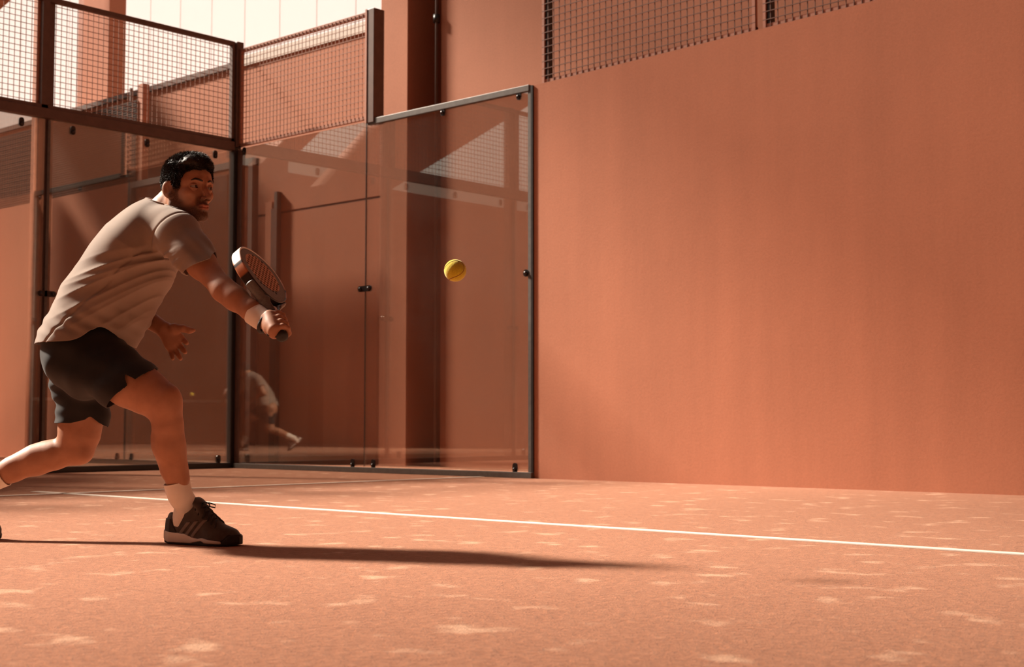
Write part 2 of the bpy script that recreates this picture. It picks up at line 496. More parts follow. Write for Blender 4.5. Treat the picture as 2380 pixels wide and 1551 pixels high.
# ---- building behind the right-hand glass
def blk(name, m, a, b, label, cat, kind='structure', bevel=0.0):
    return tag(MB().box(a, b).build(name, M[m], None, bevel=bevel), label, cat, kind=kind)
blk('wall_recess', 'wall2', (0.60, 1.88, 0), (1.6, 2.3, 9), 'narrow shaded recess of the building between column and wall', 'wall')
blk('wall_back', 'wall2', (1.21, 1.50, 0), (22, 1.88, 9), 'tall terracotta building wall behind the glass and the mesh', 'wall')
blk('column', 'wall2', (0.50, 1.36, 0), (0.89, 1.88, 9), 'tall terracotta column with one shaded side behind the glass', 'column', bevel=0.008)
wo = empty('wall_outer', (0, 0, 0))
MB().box((-9.5, 1.50, 0), (0.50, 1.72, 2.665)).build('lower_course', M['wall2'], wo)
MB().box((-9.5, 1.507, 2.665), (0.50, 1.72, 2.69)).build('joint', M['steel'], wo)
MB().box((-9.5, 1.50, 2.69), (0.50, 1.72, 4.39)).build('upper_course', M['wall2'], wo)
MB().box((-2.05, 1.48, 4.39), (0.50, 1.74, 4.50)).build('coping', M['parapet'], wo)
MB().box((-9.5, 1.47, 4.40), (-2.05, 1.52, 4.46)).build('rail', M['steel'], wo)
MB().box((-9.5, 1.50, 4.39), (-2.05, 1.72, 4.398)).build('coping', M['parapet'], wo)
tag(wo, 'terracotta boundary wall with a horizontal groove behind the glass', 'wall', kind='structure')
tag(MB().box((-4.2, 1.46, 0.0), (-2.15, 1.50, 3.2)).build('backing_1', M['backing'], None, bevel=0.005), 'dark brown door sheet added on the boundary wall as the shade behind the glass screen', 'backing', kind='structure')  # added dark sheet, stands in for shade behind the screen
po = empty('wall_post', (-1.33, 1.4, 0))
MB().box((-0.11, 0.05, 0), (0.0, 0.10, 2.80)).build('pilaster', M['wall2'], po)
MB().box((0.0, 0.04, 0), (0.10, 0.10, 2.72)).build('shade_strip', M['steel'], po)  # dark strip painted in as the post's shaded side
MB().box((0.05, 0.04, 2.72), (0.10, 0.10, 2.90)).build('cap', M['alu'], po)
tag(po, 'slim post with a dark side in front of the boundary wall, behind the racket', 'post')
dp = empty('drain_pipe', (1.17, 1.475, 0))
MB().tube([(0,0,0.02),(0,0,9)], 0.016, 8).build('pipe', M['steel'], dp, smooth=True)
MB().tube([(0,0,4.28),(0,0,4.36)], 0.034, 10).build('collar', M['black'], dp, smooth=True)
tag(dp, 'thin dark pipe running down the inner corner beside the column', 'pipe')

# ---- neighbouring court seen through the rear glass
blk('wall_neighbour', 'wall', (-9.5, 0.90, 0), (-3.27, 1.05, 3.16), 'low terracotta wall of the next court seen through the rear glass', 'wall')
mesh_panel((-9.5, 0.97, 0), (1, 0, 0), 6.3, 3.16, 4.12, 'dark wire mesh standing on the wall of the next court', 'steel', 'wire_d', 0.03, r=0.0095, deep=0.03, stiles=(0.04, 0.04), cell=0.028)
fp = empty('fence_post', (-3.15, 1.0, 0))
MB().box((-0.05, -0.03, 3.0), (0.05, 0.05, 4.3)).build('shaft', M['rust'], fp)
MB().box((-0.28, 0.0, 3.1), (-0.25, 0.03, 4.3)).build('rod', M['steel'], fp)
tag(fp, 'slim terracotta fence post above the next court, behind the mesh', 'post')
ng = empty('framed_window', (0, 0, 0))
MB().box((-3.25, 0.93, 0.06), (-1.0, 0.945, 3.12)).build('pane', M['glass'], ng)
MB().box((-3.27, 0.90, 0.0), (-3.20, 0.98, 3.16)).build('stile', M['alu'], ng)
MB().box((-1.02, 0.90, 0.0), (-0.95, 0.98, 3.16)).build('stile', M['steel'], ng)
MB().box((-3.20, 0.90, 3.09), (-1.02, 0.98, 3.16)).build('top_bar', M['alu'], ng)
MB().box((-3.20, 0.90, 0.0), (-1.02, 0.98, 0.07)).build('bottom_bar', M['alu'], ng)
tag(ng, 'metal framed dark glass screen of the next court behind the player', 'glass screen')

# tall pillar and the roof edge at the upper left
pl = empty('pillar', (-5.55, 1.9, 0))
MB().box((-0.45, 0.0, 0), (0.18, 0.25, 11)).build('shaft', M['wall2'], pl)
MB().box((-0.72, 0.08, 0), (-0.45, 0.25, 11)).build('side_shaft', M['rust'], pl)
tag(pl, 'tall terracotta pillar rising behind the mesh at the upper left', 'pillar')

# raking beams outside the rear wall (they show in the reflections) and the roof edge at the upper left
def rake(name, x0, x1, poly, label):
    n = len(poly)
    vs_ = [(x0, y, z) for y, z in poly] + [(x1, y, z) for y, z in poly]
    fs = [tuple(range(n)), tuple(range(2*n-1, n-1, -1))] + [(i, n+i, n+(i+1) % n, (i+1) % n) for i in range(n)]
    return tag(MB().raw(vs_, fs).build(name, M['wall2']), label, 'beam')
rake('raking_beam', -3.3, -3.0, [(-3.6, 0), (-3.6, 3.45), (-4.57, 4.41), (-5.3, 5.2), (-7.8, 5.3), (-6.83, 4.73), (-5.13, 3.75), (-4.0, 3.1), (-4.0, 0)], 'broad terracotta raking beam outside the rear wall, mirrored in the glass')
rake('raking_beam', -3.9, -3.6, [(-3.05, 0), (-3.05, 3.72), (-4.25, 4.95), (-4.75, 4.95), (-3.48, 3.79), (-3.35, 0)], 'narrow terracotta raking beam outside the rear wall, mirrored in the glass')
rake('roof_edge_beam', -6.6, -6.3, [(-1.0, 3.74), (1.5, 6.46), (1.5, 7.6), (-1.0, 4.9)], 'sloping terracotta roof edge in the top left corner')

# tall sun blocker added unseen, shaped to dim the right wall and foreground
sn = empty('added_sun_blocker', (-8, 0, 0))
def m_blocker():
    m = bpy.data.materials.new('sun_blocker_sheet'); m.use_nodes = True
    nt = m.node_tree; N, L = nt.nodes, nt.links; N.clear()
    out = N.new('ShaderNodeOutputMaterial'); t = N.new('ShaderNodeBsdfTransparent'); d = N.new('ShaderNodeBsdfDiffuse')
    n = noise(N, L, coords(N, L), 4.0)
    L.new(ramp(N, L, n, [(0.3, (0.40, 0.20, 0.13)), (0.7, (0.46, 0.24, 0.16))]), d.inputs['Color'])
    x = N.new('ShaderNodeMixShader'); x.inputs[0].default_value = 0.36
    L.new(t.outputs[0], x.inputs[1]); L.new(d.outputs[0], x.inputs[2]); L.new(x.outputs[0], out.inputs[0])
    return m
M['net'] = m_blocker()  # half-transparent sheet of the added sun blocker
poly = [(1.5, 12.0), (1.5, 19.0), (-17, 21.0), (-17, 13.3), (-11.6, 13.9), (-9.6, 14.9), (-6.0, 13.0)]
MB().raw([(0.0, y, z) for y, z in poly] + [(0.004, y, z) for y, z in poly], [tuple(range(7)), tuple(range(13, 6, -1))]).build('blocker_sheet', M['net'], sn)
MB().tube([(0.06, 1.6, 0), (0.06, 1.6, 19.2)], 0.09, 10).build('blocker_pole', M['steel'], sn)
MB().tube([(0.06, -17.1, 0), (0.06, -17.1, 21.2)], 0.09, 10).build('blocker_pole', M['steel'], sn)
tag(sn, 'tall added sun blocker on two masts beyond the rear wall, above the picture', 'sun blocker')

# white cladding far behind
wf = empty('wall_far', (0, 10.2, 0))
for k in range(36):
    x0 = -34 + k*1.2
    MB().box((x0+0.012, 0, 0.0), (x0+1.188, 0.03, 15)).build('cladding_panel', M['panel'], wf)
    MB().box((x0-0.012, 0.005, 0.0), (x0+0.012, 0.04, 15)).build('seam', M['seam_w'], wf)
tag(wf, 'bright white sheet cladding with thin upright seams far behind the court', 'wall', kind='structure')
# ================================================================== signed-distance modelling
def f32(*a): return np.array(a, dtype=np.float32)
def smin(a, b, k):
    h = np.maximum(k - np.abs(a - b), 0) / k
    return np.minimum(a, b) - h*h*k*0.25
def smax(a, b, k): return -smin(-a, -b, k)
def length(v): return np.sqrt((v*v).sum(-1))
def rcone(p, a, b, ra, rb):
    a = np.asarray(a, np.float32); b = np.asarray(b, np.float32)
    ab = b - a; L2 = float(ab @ ab) + 1e-12
    t = np.clip(((p - a) @ ab) / L2, 0, 1)
    return length(p - a - t[:, None]*ab) - (ra + (rb - ra)*t)
def chain(p, pts, rs, k=0.02):
    d = None
    for i in range(len(pts)-1):
        e = rcone(p, pts[i], pts[i+1], rs[i], rs[i+1])
        d = e if d is None else smin(d, e, k)
    return d
def ell(p, c, r, R=None):
    q = p - np.asarray(c, np.float32)
    if R is not None: q = q @ np.asarray(R, np.float32)      # columns of R = axes
    r = np.asarray(r, np.float32)
    k0 = length(q/r); k1 = length(q/(r*r)) + 1e-9
    return k0*(k0-1)/k1
def section(p, pts, ra, rb, lat, k=0.03):
    """chain of elliptical cross-sections: ra in the plane of the chain, rb along lat"""
    lat = np.asarray(lat, np.float32); d = None
    for i in range(len(pts)-1):
        a = np.asarray(pts[i], np.float32); b = np.asarray(pts[i+1], np.float32)
        ab = b - a; L = math.sqrt(float(ab @ ab)); ax = ab/L
        q = p - a
        s = q @ ax; t = np.clip(s/L, 0, 1)
        w = q @ lat - t*float(ab @ lat)
        r = q - t[:, None]*ab
        u2 = np.maximum((r*r).sum(-1) - (r @ lat)**2, 0)
        A = ra[i] + (ra[i+1]-ra[i])*t; B = rb[i] + (rb[i+1]-rb[i])*t
        e = (np.sqrt(u2/(A*A) + w*w/(B*B)) - 1)*np.minimum(A, B)
        d = e if d is None else smin(d, e, k)
    return d
def wob(p, s, seed=0):
    """cheap smooth pseudo-noise in -1..1"""
    r = np.random.RandomState(seed)
    out = np.zeros(len(p), np.float32)
    for i in range(5):
        d = r.normal(size=3).astype(np.float32); d /= np.linalg.norm(d)
        out += np.sin((p @ d)*s*r.uniform(0.7, 1.5) + r.uniform(0, 6.28))
    return out/3.0

def mesh_sdf(fn, lo, hi, h, parts=None):
    B = 8
    if parts:
        def fn(q_):
            d = parts[0](q_)
            for f in parts[1:]: d = smin(d, f(q_), 0.012)
            return d
    lo = np.asarray(lo, np.float32); hi = np.asarray(hi, np.float32)
    nb = np.ceil((hi-lo)/(h*B)).astype(int)
    ci = np.stack(np.meshgrid(*[np.arange(n) for n in nb], indexing='ij'), -1).reshape(-1, 3)
    cc = (lo + (ci + 0.5)*B*h).astype(np.float32)
    dc = fn(cc)
    D = np.repeat(np.repeat(np.repeat(dc.reshape(nb), B, 0), B, 1), B, 2).astype(np.float32)
    keep = ci[np.abs(dc) < h*B*1.35 + 0.004]
    off = np.stack(np.meshgrid(*[np.arange(B)]*3, indexing='ij'), -1).reshape(-1, 3)
    if parts:
        kc = np.abs(dc) < h*B*1.35 + 0.004
        near = np.stack([f(cc[kc]) < h*B*1.6 + 0.03 for f in parts], 1)
        code = near @ (1 << np.arange(len(parts)))
        for cv in np.unique(code):
            use = [f for i, f in enumerate(parts) if (int(cv) >> i) & 1] or parts
            kk = keep[code == cv]
            for c in range(0, len(kk), 600):
                idx = (kk[c:c+600][:, None, :]*B + off[None]).reshape(-1, 3)
                P_ = (lo + idx*h).astype(np.float32)
                d = use[0](P_)
                for f in use[1:]: d = smin(d, f(P_), 0.012)
                D[idx[:, 0], idx[:, 1], idx[:, 2]] = d
    else:
        for c in range(0, len(keep), 600):
            k = keep[c:c+600]
            idx = (k[:, None, :]*B + off[None]).reshape(-1, 3)
            D[idx[:, 0], idx[:, 1], idx[:, 2]] = fn((lo + idx*h).astype(np.float32))
    S = D < 0
    A = S[:-1,:-1,:-1].astype(np.uint8)
    for (i, j, k) in ((1,0,0),(0,1,0),(0,0,1),(1,1,0),(1,0,1),(0,1,1),(1,1,1)):
        A = A + S[i:S.shape[0]-1+i, j:S.shape[1]-1+j, k:S.shape[2]-1+k]
    act = np.argwhere((A > 0) & (A < 8))
    cor = np.array([(i, j, k) for i in (0,1) for j in (0,1) for k in (0,1)])
    vals = np.stack([D[act[:,0]+c[0], act[:,1]+c[1], act[:,2]+c[2]] for c in cor], 1)
    acc = np.zeros((len(act), 3)); cnt = np.zeros(len(act))
    for a in range(8):
        for b in range(a+1, 8):
            if np.abs(cor[a]-cor[b]).sum() != 1: continue
            m = (vals[:, a] < 0) != (vals[:, b] < 0)
            t = vals[m, a]/(vals[m, a]-vals[m, b])
            acc[m] += cor[a] + t[:, None]*(cor[b]-cor[a]); cnt[m] += 1
    V = lo + (act + acc/cnt[:, None])*h
    I = -np.ones(A.shape, np.int32); I[act[:,0], act[:,1], act[:,2]] = np.arange(len(act))
    Q = []
    for ax in range(3):
        o1, o2 = [(1,2),(2,0),(0,1)][ax]
        sl0 = [slice(None)]*3; sl1 = [slice(None)]*3
        sl0[ax] = slice(0, -1); sl1[ax] = slice(1, None)
        df = S[tuple(sl0)] != S[tuple(sl1)]
        e = np.argwhere(df)
        e = e[(e[:, o1] > 0) & (e[:, o2] > 0)]
        e = e[(e[:, 0] < I.shape[0]) & (e[:, 1] < I.shape[1]) & (e[:, 2] < I.shape[2])]
        def at_(d1, d2):
            q = e.copy(); q[:, o1] -= d1; q[:, o2] -= d2
            return I[q[:,0], q[:,1], q[:,2]]
        q = np.stack([at_(1,1), at_(0,1), at_(0,0), at_(1,0)], 1)
        flip = ~S[e[:,0], e[:,1], e[:,2]]
        q[flip] = q[flip][:, ::-1]
        Q.append(q[(q >= 0).all(1)])
    return V.astype(np.float32), np.concatenate(Q)

def np_mesh(name, V, Q):
    me = bpy.data.meshes.new(name)
    me.vertices.add(len(V)); me.vertices.foreach_set('co', np.ascontiguousarray(V, np.float32).ravel())
    me.loops.add(Q.size); me.loops.foreach_set('vertex_index', np.ascontiguousarray(Q, np.int32).ravel())
    me.polygons.add(len(Q)); me.polygons.foreach_set('loop_start', np.arange(0, Q.size, Q.shape[1], dtype=np.int32))
    me.polygons.foreach_set('use_smooth', np.ones(len(Q), bool))
    me.update(calc_edges=True); me.validate()
    return me

def cut_open(V, Q, g):
    """drop what lies beyond g = 0 and pull the rim exactly onto it"""
    gv = g(V)
    Q = Q[(gv[Q] < 0).any(1)]
    e = 1e-4
    for _ in range(3):
        m = np.unique(Q[gv[Q] > 0]) if (gv[Q] > 0).any() else np.array([], int)
        if len(m) == 0: break
        P = V[m]
        G = np.stack([(g(P + np.eye(3, dtype=np.float32)[i]*e) - g(P - np.eye(3, dtype=np.float32)[i]*e))/(2*e) for i in range(3)], 1)
        G2 = (G*G).sum(1) + 1e-6
        V[m] = P - (gv[m]/G2)[:, None]*G
        gv = g(V); gv[np.abs(gv) < 2e-4] = 0
    return compact(V, Q)

def compact(V, Q):
    u, inv = np.unique(Q, return_inverse=True)
    return V[u], inv.reshape(Q.shape)

def sdf_obj(name, fn, lo, hi, h, m, parent, g=None, solid=0.0):
    V, Q = mesh_sdf(fn, lo, hi, h)
    if g is not None: V, Q = cut_open(V, Q, g)
    me = np_mesh(name, V, Q)
    if g is not None:
        bm = bmesh.new(); bm.from_mesh(me)
        rim_v = [v for v in bm.verts if v.is_boundary]
        bmesh.ops.remove_doubles(bm, verts=rim_v, dist=h*0.42)
        for _ in range(6):                      # even out the cut edge along itself
            new = {}
            for v in bm.verts:
                if not v.is_boundary: continue
                nb_ = [e.other_vert(v).co for e in v.link_edges if e.is_boundary]
                if len(nb_) != 2: continue
                a_, b_ = (nb_[0]-v.co), (nb_[1]-v.co)
                if a_.length > 1e-7 and b_.length > 1e-7 and a_.angle(b_) < 1.75 and _ > 1 and a_.length > h*0.8 and b_.length > h*0.8: continue
                new[v] = v.co*0.5 + (nb_[0]+nb_[1])*0.25
            for v, c_ in new.items(): v.co = c_
        bmesh.ops.dissolve_degenerate(bm, edges=bm.edges[:], dist=1e-5)
        bm.to_mesh(me); bm.free()
        me.polygons.foreach_set('use_smooth', np.ones(len(me.polygons), bool))
    o = link_mesh(name, me, m, parent)
    if solid:
        md = o.modifiers.new('cloth_thickness', 'SOLIDIFY'); md.thickness = solid; md.offset = -1
    return o
def set_attr(me, name, arr):
    a = me.attributes.new(name, 'FLOAT', 'POINT'); a.data.foreach_set('value', np.ascontiguousarray(arr, np.float32))
def sstep(a, b, x):
    t = np.clip((x-a)/(b-a), 0, 1); return t*t*(3-2*t)

# ================================================================== materials of the player
def attr(N, name):
    a = N.new('ShaderNodeAttribute'); a.attribute_name = name; return a.outputs['Fac']
def m_skin():
    m, nt, N, L, b = new_mat('tanned_skin')
    v = coords(N, L)
    n1 = noise(N, L, v, 22, 4); n2 = noise(N, L, v, 420, 3)
    c = ramp(N, L, n1, [(0.3, (0.33, 0.142, 0.078)), (0.7, (0.41, 0.185, 0.103))])
    c = mix(N, L, attr(N, 'lips'), c, (0.42, 0.13, 0.085))
    bn = N.new('ShaderNodeMath'); bn.operation = 'MULTIPLY'
    L.new(attr(N, 'beard'), bn.inputs[0]); L.new(ramp(N, L, n2, [(0.25, (0.55,)*3), (0.6, (1, 1, 1))]), bn.inputs[1])
    c = mix(N, L, bn.outputs[0], c, (0.045, 0.022, 0.014))
    L.new(c, b.inputs['Base Color'])
    b.inputs['Roughness'].default_value = 0.55
    b.inputs['Specular IOR Level'].default_value = 0.35
    b.inputs['Subsurface Weight'].default_value = 0.0
    b.inputs['Subsurface Radius'].default_value = (0.012, 0.005, 0.003)
    b.inputs['Subsurface Scale'].default_value = 0.5
    bump(N, L, b, noise(N, L, v, 160, 4), 0.12, 0.002)
    return m
M['skin'] = m_skin()
def m_cloth(name, c0, c1, scale, rough=0.85, sheen=0.3, weave=600):
    m, nt, N, L, b = new_mat(name)
    v = coords(N, L)
    L.new(ramp(N, L, noise(N, L, v, scale, 4), [(0.3, c0), (0.7, c1)]), b.inputs['Base Color'])
    b.inputs['Roughness'].default_value = rough
    b.inputs['Specular IOR Level'].default_value = 0.12
    b.inputs['Sheen Weight'].default_value = sheen
    bump(N, L, b, noise(N, L, v, weave, 2), 0.25, 0.001)
    return m
M['shirt'] = m_cloth('taupe_jersey', (0.215, 0.150, 0.113), (0.285, 0.208, 0.162), 6)
M['shorts'] = m_cloth('black_sports_fabric', (0.012, 0.010, 0.010), (0.020, 0.017, 0.016), 9, 0.7, 0.1)
M['sock'] = m_cloth('cream_knit', (0.72, 0.62, 0.53), (0.80, 0.70, 0.61), 14, 0.9, 0.3, 300)
M['hair'] = simple('dark_brown_hair', (0.030, 0.018, 0.012), 0.55, 0, 0.3, 90, 0.35)
M['eye'] = None
def m_eye():
    m, nt, N, L, b = new_mat('eye_surface')
    a = attr(N, 'iris')
    L.new(ramp(N, L, a, [(0.0, (0.30, 0.23, 0.19)), (0.36, (0.28, 0.20, 0.16)), (0.40, (0.03, 0.017, 0.01)), (0.8, (0.045, 0.022, 0.012)), (0.85, (0.004,)*3)]), b.inputs['Base Color'])
    b.inputs['Roughness'].default_value = 0.12
    return m
M['eye'] = m_eye()
M['shoe'] = m_cloth('brown_shoe_mesh', (0.045, 0.032, 0.026), (0.080, 0.058, 0.047), 30, 0.75, 0.3, 420)
M['shoe_d'] = m_cloth('dark_shoe_trim', (0.020, 0.014, 0.012), (0.035, 0.024, 0.020), 30, 0.6, 0.2, 420)
M['stripe'] = m_cloth('grey_brown_stripe', (0.14, 0.108, 0.092), (0.18, 0.138, 0.12), 30, 0.5, 0.1, 420)
M['midsole'] = simple('pale_foam', (0.62, 0.53, 0.46), 0.6, 0, 0.06, 20)
M['outsole'] = simple('dark_rubber', (0.018, 0.014, 0.012), 0.7, 0, 0.2, 40)

# ================================================================== the player
FOOT = Vector((6.808, -5.142, 0.0))
rv = Vector((math.cos(YAW), math.sin(YAW), 0)); fv = Vector((-math.sin(YAW), math.cos(YAW), 0))
CL = ((CAM-FOOT).dot(rv), (CAM-FOOT).dot(fv), CAM.z)
def dirl(px, py):
    c = -(py-775.5)/FPX
    return ((px-1190)/FPX, math.cos(PITCH)-c*math.sin(PITCH), math.sin(PITCH)+c*math.cos(PITCH))
def at(px, py, v):
    """a point of the player's own frame (x right, y away, z up) at distance v behind the foot"""
    d = dirl(px, py); t = (v-CL[1])/d[1]
    return np.array((CL[0]+d[0]*t, v, CL[2]+d[2]*t), np.float32)
def gnd(px, py):
    d = dirl(px, py); t = -CL[2]/d[2]
    return np.array((CL[0]+d[0]*t, CL[1]+d[1]*t, 0), np.float32)

player = empty('person', FOOT, YAW)
tag(player, 'man in taupe t-shirt and black shorts lunging with racket towards ball', 'person')

# ---- the planted shoe's frame (x towards the toe)
h0, t0 = gnd(389, 1262.5), gnd(556, 1270.5)
fd = t0 - h0; FL = float(np.linalg.norm(fd)); fa = math.atan2(fd[1], fd[0]); SC = FL/0.278
SHOE = Matrix.Translation(Vector(h0.tolist())) @ Matrix.Rotation(fa, 4, 'Z') @ Matrix.Scale(SC, 4)
def shp(x, y, z): return np.array((SHOE @ Vector((x, y, z)))[:], np.float32)
# ---- joints
R_SH, R_EL, R_WR = at(418, 556, -0.05), at(520, 674, -0.19), at(612, 742, -0.255)
L_EL, L_WR = at(262, 690, 0.34), at(381, 766, 0.22)
R_HIP, R_KN, R_AN = at(222, 838, 0.03), at(382, 938, -0.07), shp(0.068, 0, 0.100)
L_HIP, L_KN = at(178, 838, 0.25), at(176, 1043, 0.26)
L_AN = at(-72, 1140, 0.28)
HC = at(434, 442, 0.03)
PSI = math.radians(40)
HF = f32(math.cos(PSI), -math.sin(PSI), 0); HL = f32(math.sin(PSI), math.cos(PSI), 0); HU = f32(0, 0, 1)
HR = np.stack([HF, HL, HU], 1)                    # columns: forward, left, up
def hl(p): return (p - HC) @ HR

# ---- racket frame (needed by the gripping hand)
GR = at(647, 759, -0.29)
RA = f32(-0.36, 0.62, 0.70); RA /= np.linalg.norm(RA)
RB = f32(0.575, 0.66, -0.483); RB -= RA*(RA @ RB); RB /= np.linalg.norm(RB)
RNn = -np.cross(RA, RB)

def sd_right_hand(p):
    w = R_WR - GR; w = w - RA*(w @ RA); w /= np.linalg.norm(w)         # from handle to wrist
    t = np.cross(RA, w)
    if t[1] > 0: t = -t                                               # t: side that faces the camera
    def P(s, ang, rad): 
        a = math.radians(ang)
        return GR + RA*s + (w*math.cos(a) + t*math.sin(a))*rad
    palm = section(p, [P(-0.030, 35, 0.025), P(0.034, 35, 0.025)], [0.017, 0.016], [0.026, 0.026], t, 0.01)
    d = smin(palm, rcone(p, R_WR, P(0.0, 25, 0.026), 0.0245, 0.024), 0.02)
    back = rcone(p, P(-0.030, 75, 0.031), P(0.034, 75, 0.031), 0.015, 0.015)
    d = smin(d, back, 0.015)
    for i in range(4):
        s = -0.032 + i*0.0215
        r = [0.0085, 0.0095, 0.0098, 0.0095][i]
        angs = [75, 120, 165, 215, 265, 300]
        pts = [P(s, a, 0.029 if a < 130 else 0.0265) for a in angs]
        f = chain(p, pts, [r*1.08, r*1.1, r, r, r*0.95, r*0.85], 0.004)
        d = smin(d, f, 0.006)
    th = chain(p, [P(0.010, 0, 0.030), P(0.040, -35, 0.031), P(0.058, -75, 0.028), P(0.066, -110, 0.026)], [0.014, 0.0122, 0.0105, 0.009], 0.008)
    return smin(d, th, 0.010)

LHV = 0.22
def sd_left_hand(p):
    kn = [((419, 783), (434, 798), 0.0088, 0.02), ((410, 796), (430.5, 819), 0.0088, 0.0), ((400.5, 804), (419.5, 834), 0.0084, -0.005), ((391.5, 805), (401.5, 834), 0.0078, -0.01)]
    wr = L_WR
    d = None
    for (b, t, r, dv) in kn:
        e = rcone(p, wr + (at(*b, LHV) - wr)*0.12, at(*b, LHV-0.004), 0.0165, 0.0115)
        d = e if d is None else smin(d, e, 0.022)
    d = smin(d, ell(p, at(400, 790, LHV), (0.026, 0.013, 0.030)), 0.015)
    fs = None
    for (b, t, r, dv) in kn:
        B, T = at(*b, LHV-0.004), at(*t, LHV-0.022+dv*0.3)
        m1 = B + (T-B)*0.48 + f32(0, 0.006, 0); m2 = B + (T-B)*0.78 + f32(0, 0.002, 0)
        f = chain(p, [B + (wr-B)*0.15, m1, m2, T], [r*1.12, r*1.03, r*0.98, r*0.84], 0.003)
        fs = f if fs is None else np.minimum(fs, f)
    d = smin(d, fs, 0.008)
    th = chain(p, [at(388, 766, LHV), at(405, 764, LHV-0.02), at(425, 764, LHV-0.03), at(440, 768.5, LHV-0.03), at(450, 768, LHV-0.03)],
               [0.019, 0.0165, 0.0115, 0.0098, 0.0072], 0.010)
    return smin(d, th, 0.014)

def sd_right_arm(p):
    fdir = R_WR - R_EL
    return chain(p, [R_SH, R_SH + (R_EL-R_SH)*0.5, R_EL, R_EL + fdir*0.30, R_EL + fdir*0.7, R_WR], [0.049, 0.0450, 0.0355, 0.0355, 0.0300, 0.0250], 0.03)
def sd_left_arm(p):
    la = chain(p, [at(318, 560, 0.30), L_EL, L_EL + (L_WR-L_EL)*0.35, L_WR], [0.055, 0.038, 0.036, 0.0245], 0.025)
    la = smin(la, rcone(p, at(338, 738, 0.255), L_WR, 0.0305, 0.0245), 0.01)
    return smin(la, sd_left_hand(p), 0.010)
def sd_front_leg(p):
    th = chain(p, [R_HIP, at(305, 892, -0.03), at(345, 916, -0.05), R_KN], [0.100, 0.078, 0.066, 0.052], 0.03)
    th = smin(th, ell(p, at(392, 931, -0.085), (0.033, 0.036, 0.042)), 0.025)            # kneecap
    th = smin(th, rcone(p, at(325, 888, -0.05), at(385, 922, -0.09), 0.054, 0.038), 0.03)   # quadriceps
    sh = chain(p, [R_KN, at(389, 985, -0.06), at(391, 1035, -0.04), at(403, 1090, 0.0), at(415, 1130, 0.022), R_AN, shp(0.062, 0, 0.05)],
               [0.046, 0.046, 0.049, 0.039, 0.0320, 0.0245, 0.022], 0.025)
    sh = smin(sh, rcone(p, at(378, 1012, -0.02), at(386, 1060, 0.0), 0.036, 0.030), 0.025)  # calf
    sh = smin(sh, rcone(p, at(399, 955, -0.09), at(427, 1112, -0.005), 0.023, 0.017), 0.025)  # shin
    leg = smin(th, sh, 0.03)
    return smin(leg, ell(p, at(364, 955, -0.04), (0.028, 0.038, 0.026)), 0.025)
def sd_rear_leg(p):
    tl = chain(p, [L_HIP, at(190, 960, 0.26), at(184, 1010, 0.26), L_KN], [0.100, 0.075, 0.067, 0.056], 0.03)
    tl = smin(tl, ell(p, at(191, 1053, 0.245), (0.036, 0.042, 0.036)), 0.025)
    sl = chain(p, [L_KN, at(125, 1058, 0.265), at(85, 1070, 0.27), at(30, 1091, 0.275), at(-20, 1115, 0.28), L_AN, at(-95, 1170, 0.28)],
               [0.052, 0.049, 0.050, 0.0415, 0.035, 0.032, 0.033], 0.025)
    sl = smin(sl, rcone(p, at(105, 1054, 0.27), at(55, 1072, 0.275), 0.037, 0.032), 0.025)
    return smin(tl, sl, 0.02)
def sd_torso(p):
    # pelvis, torso core and base of the neck join everything into one figure
    t = section(p, [at(205, 822, 0.13), at(245, 715, 0.13), at(305, 622, 0.12), at(350, 548, 0.12), at(380, 500, 0.11)],
                [0.100, 0.100, 0.105, 0.088, 0.045], [0.14, 0.130, 0.145, 0.155, 0.070], (0, 1, 0), 0.04)
    return smin(t, rcone(p, at(375, 510, 0.10), at(398, 484, 0.09), 0.064, 0.048), 0.03)

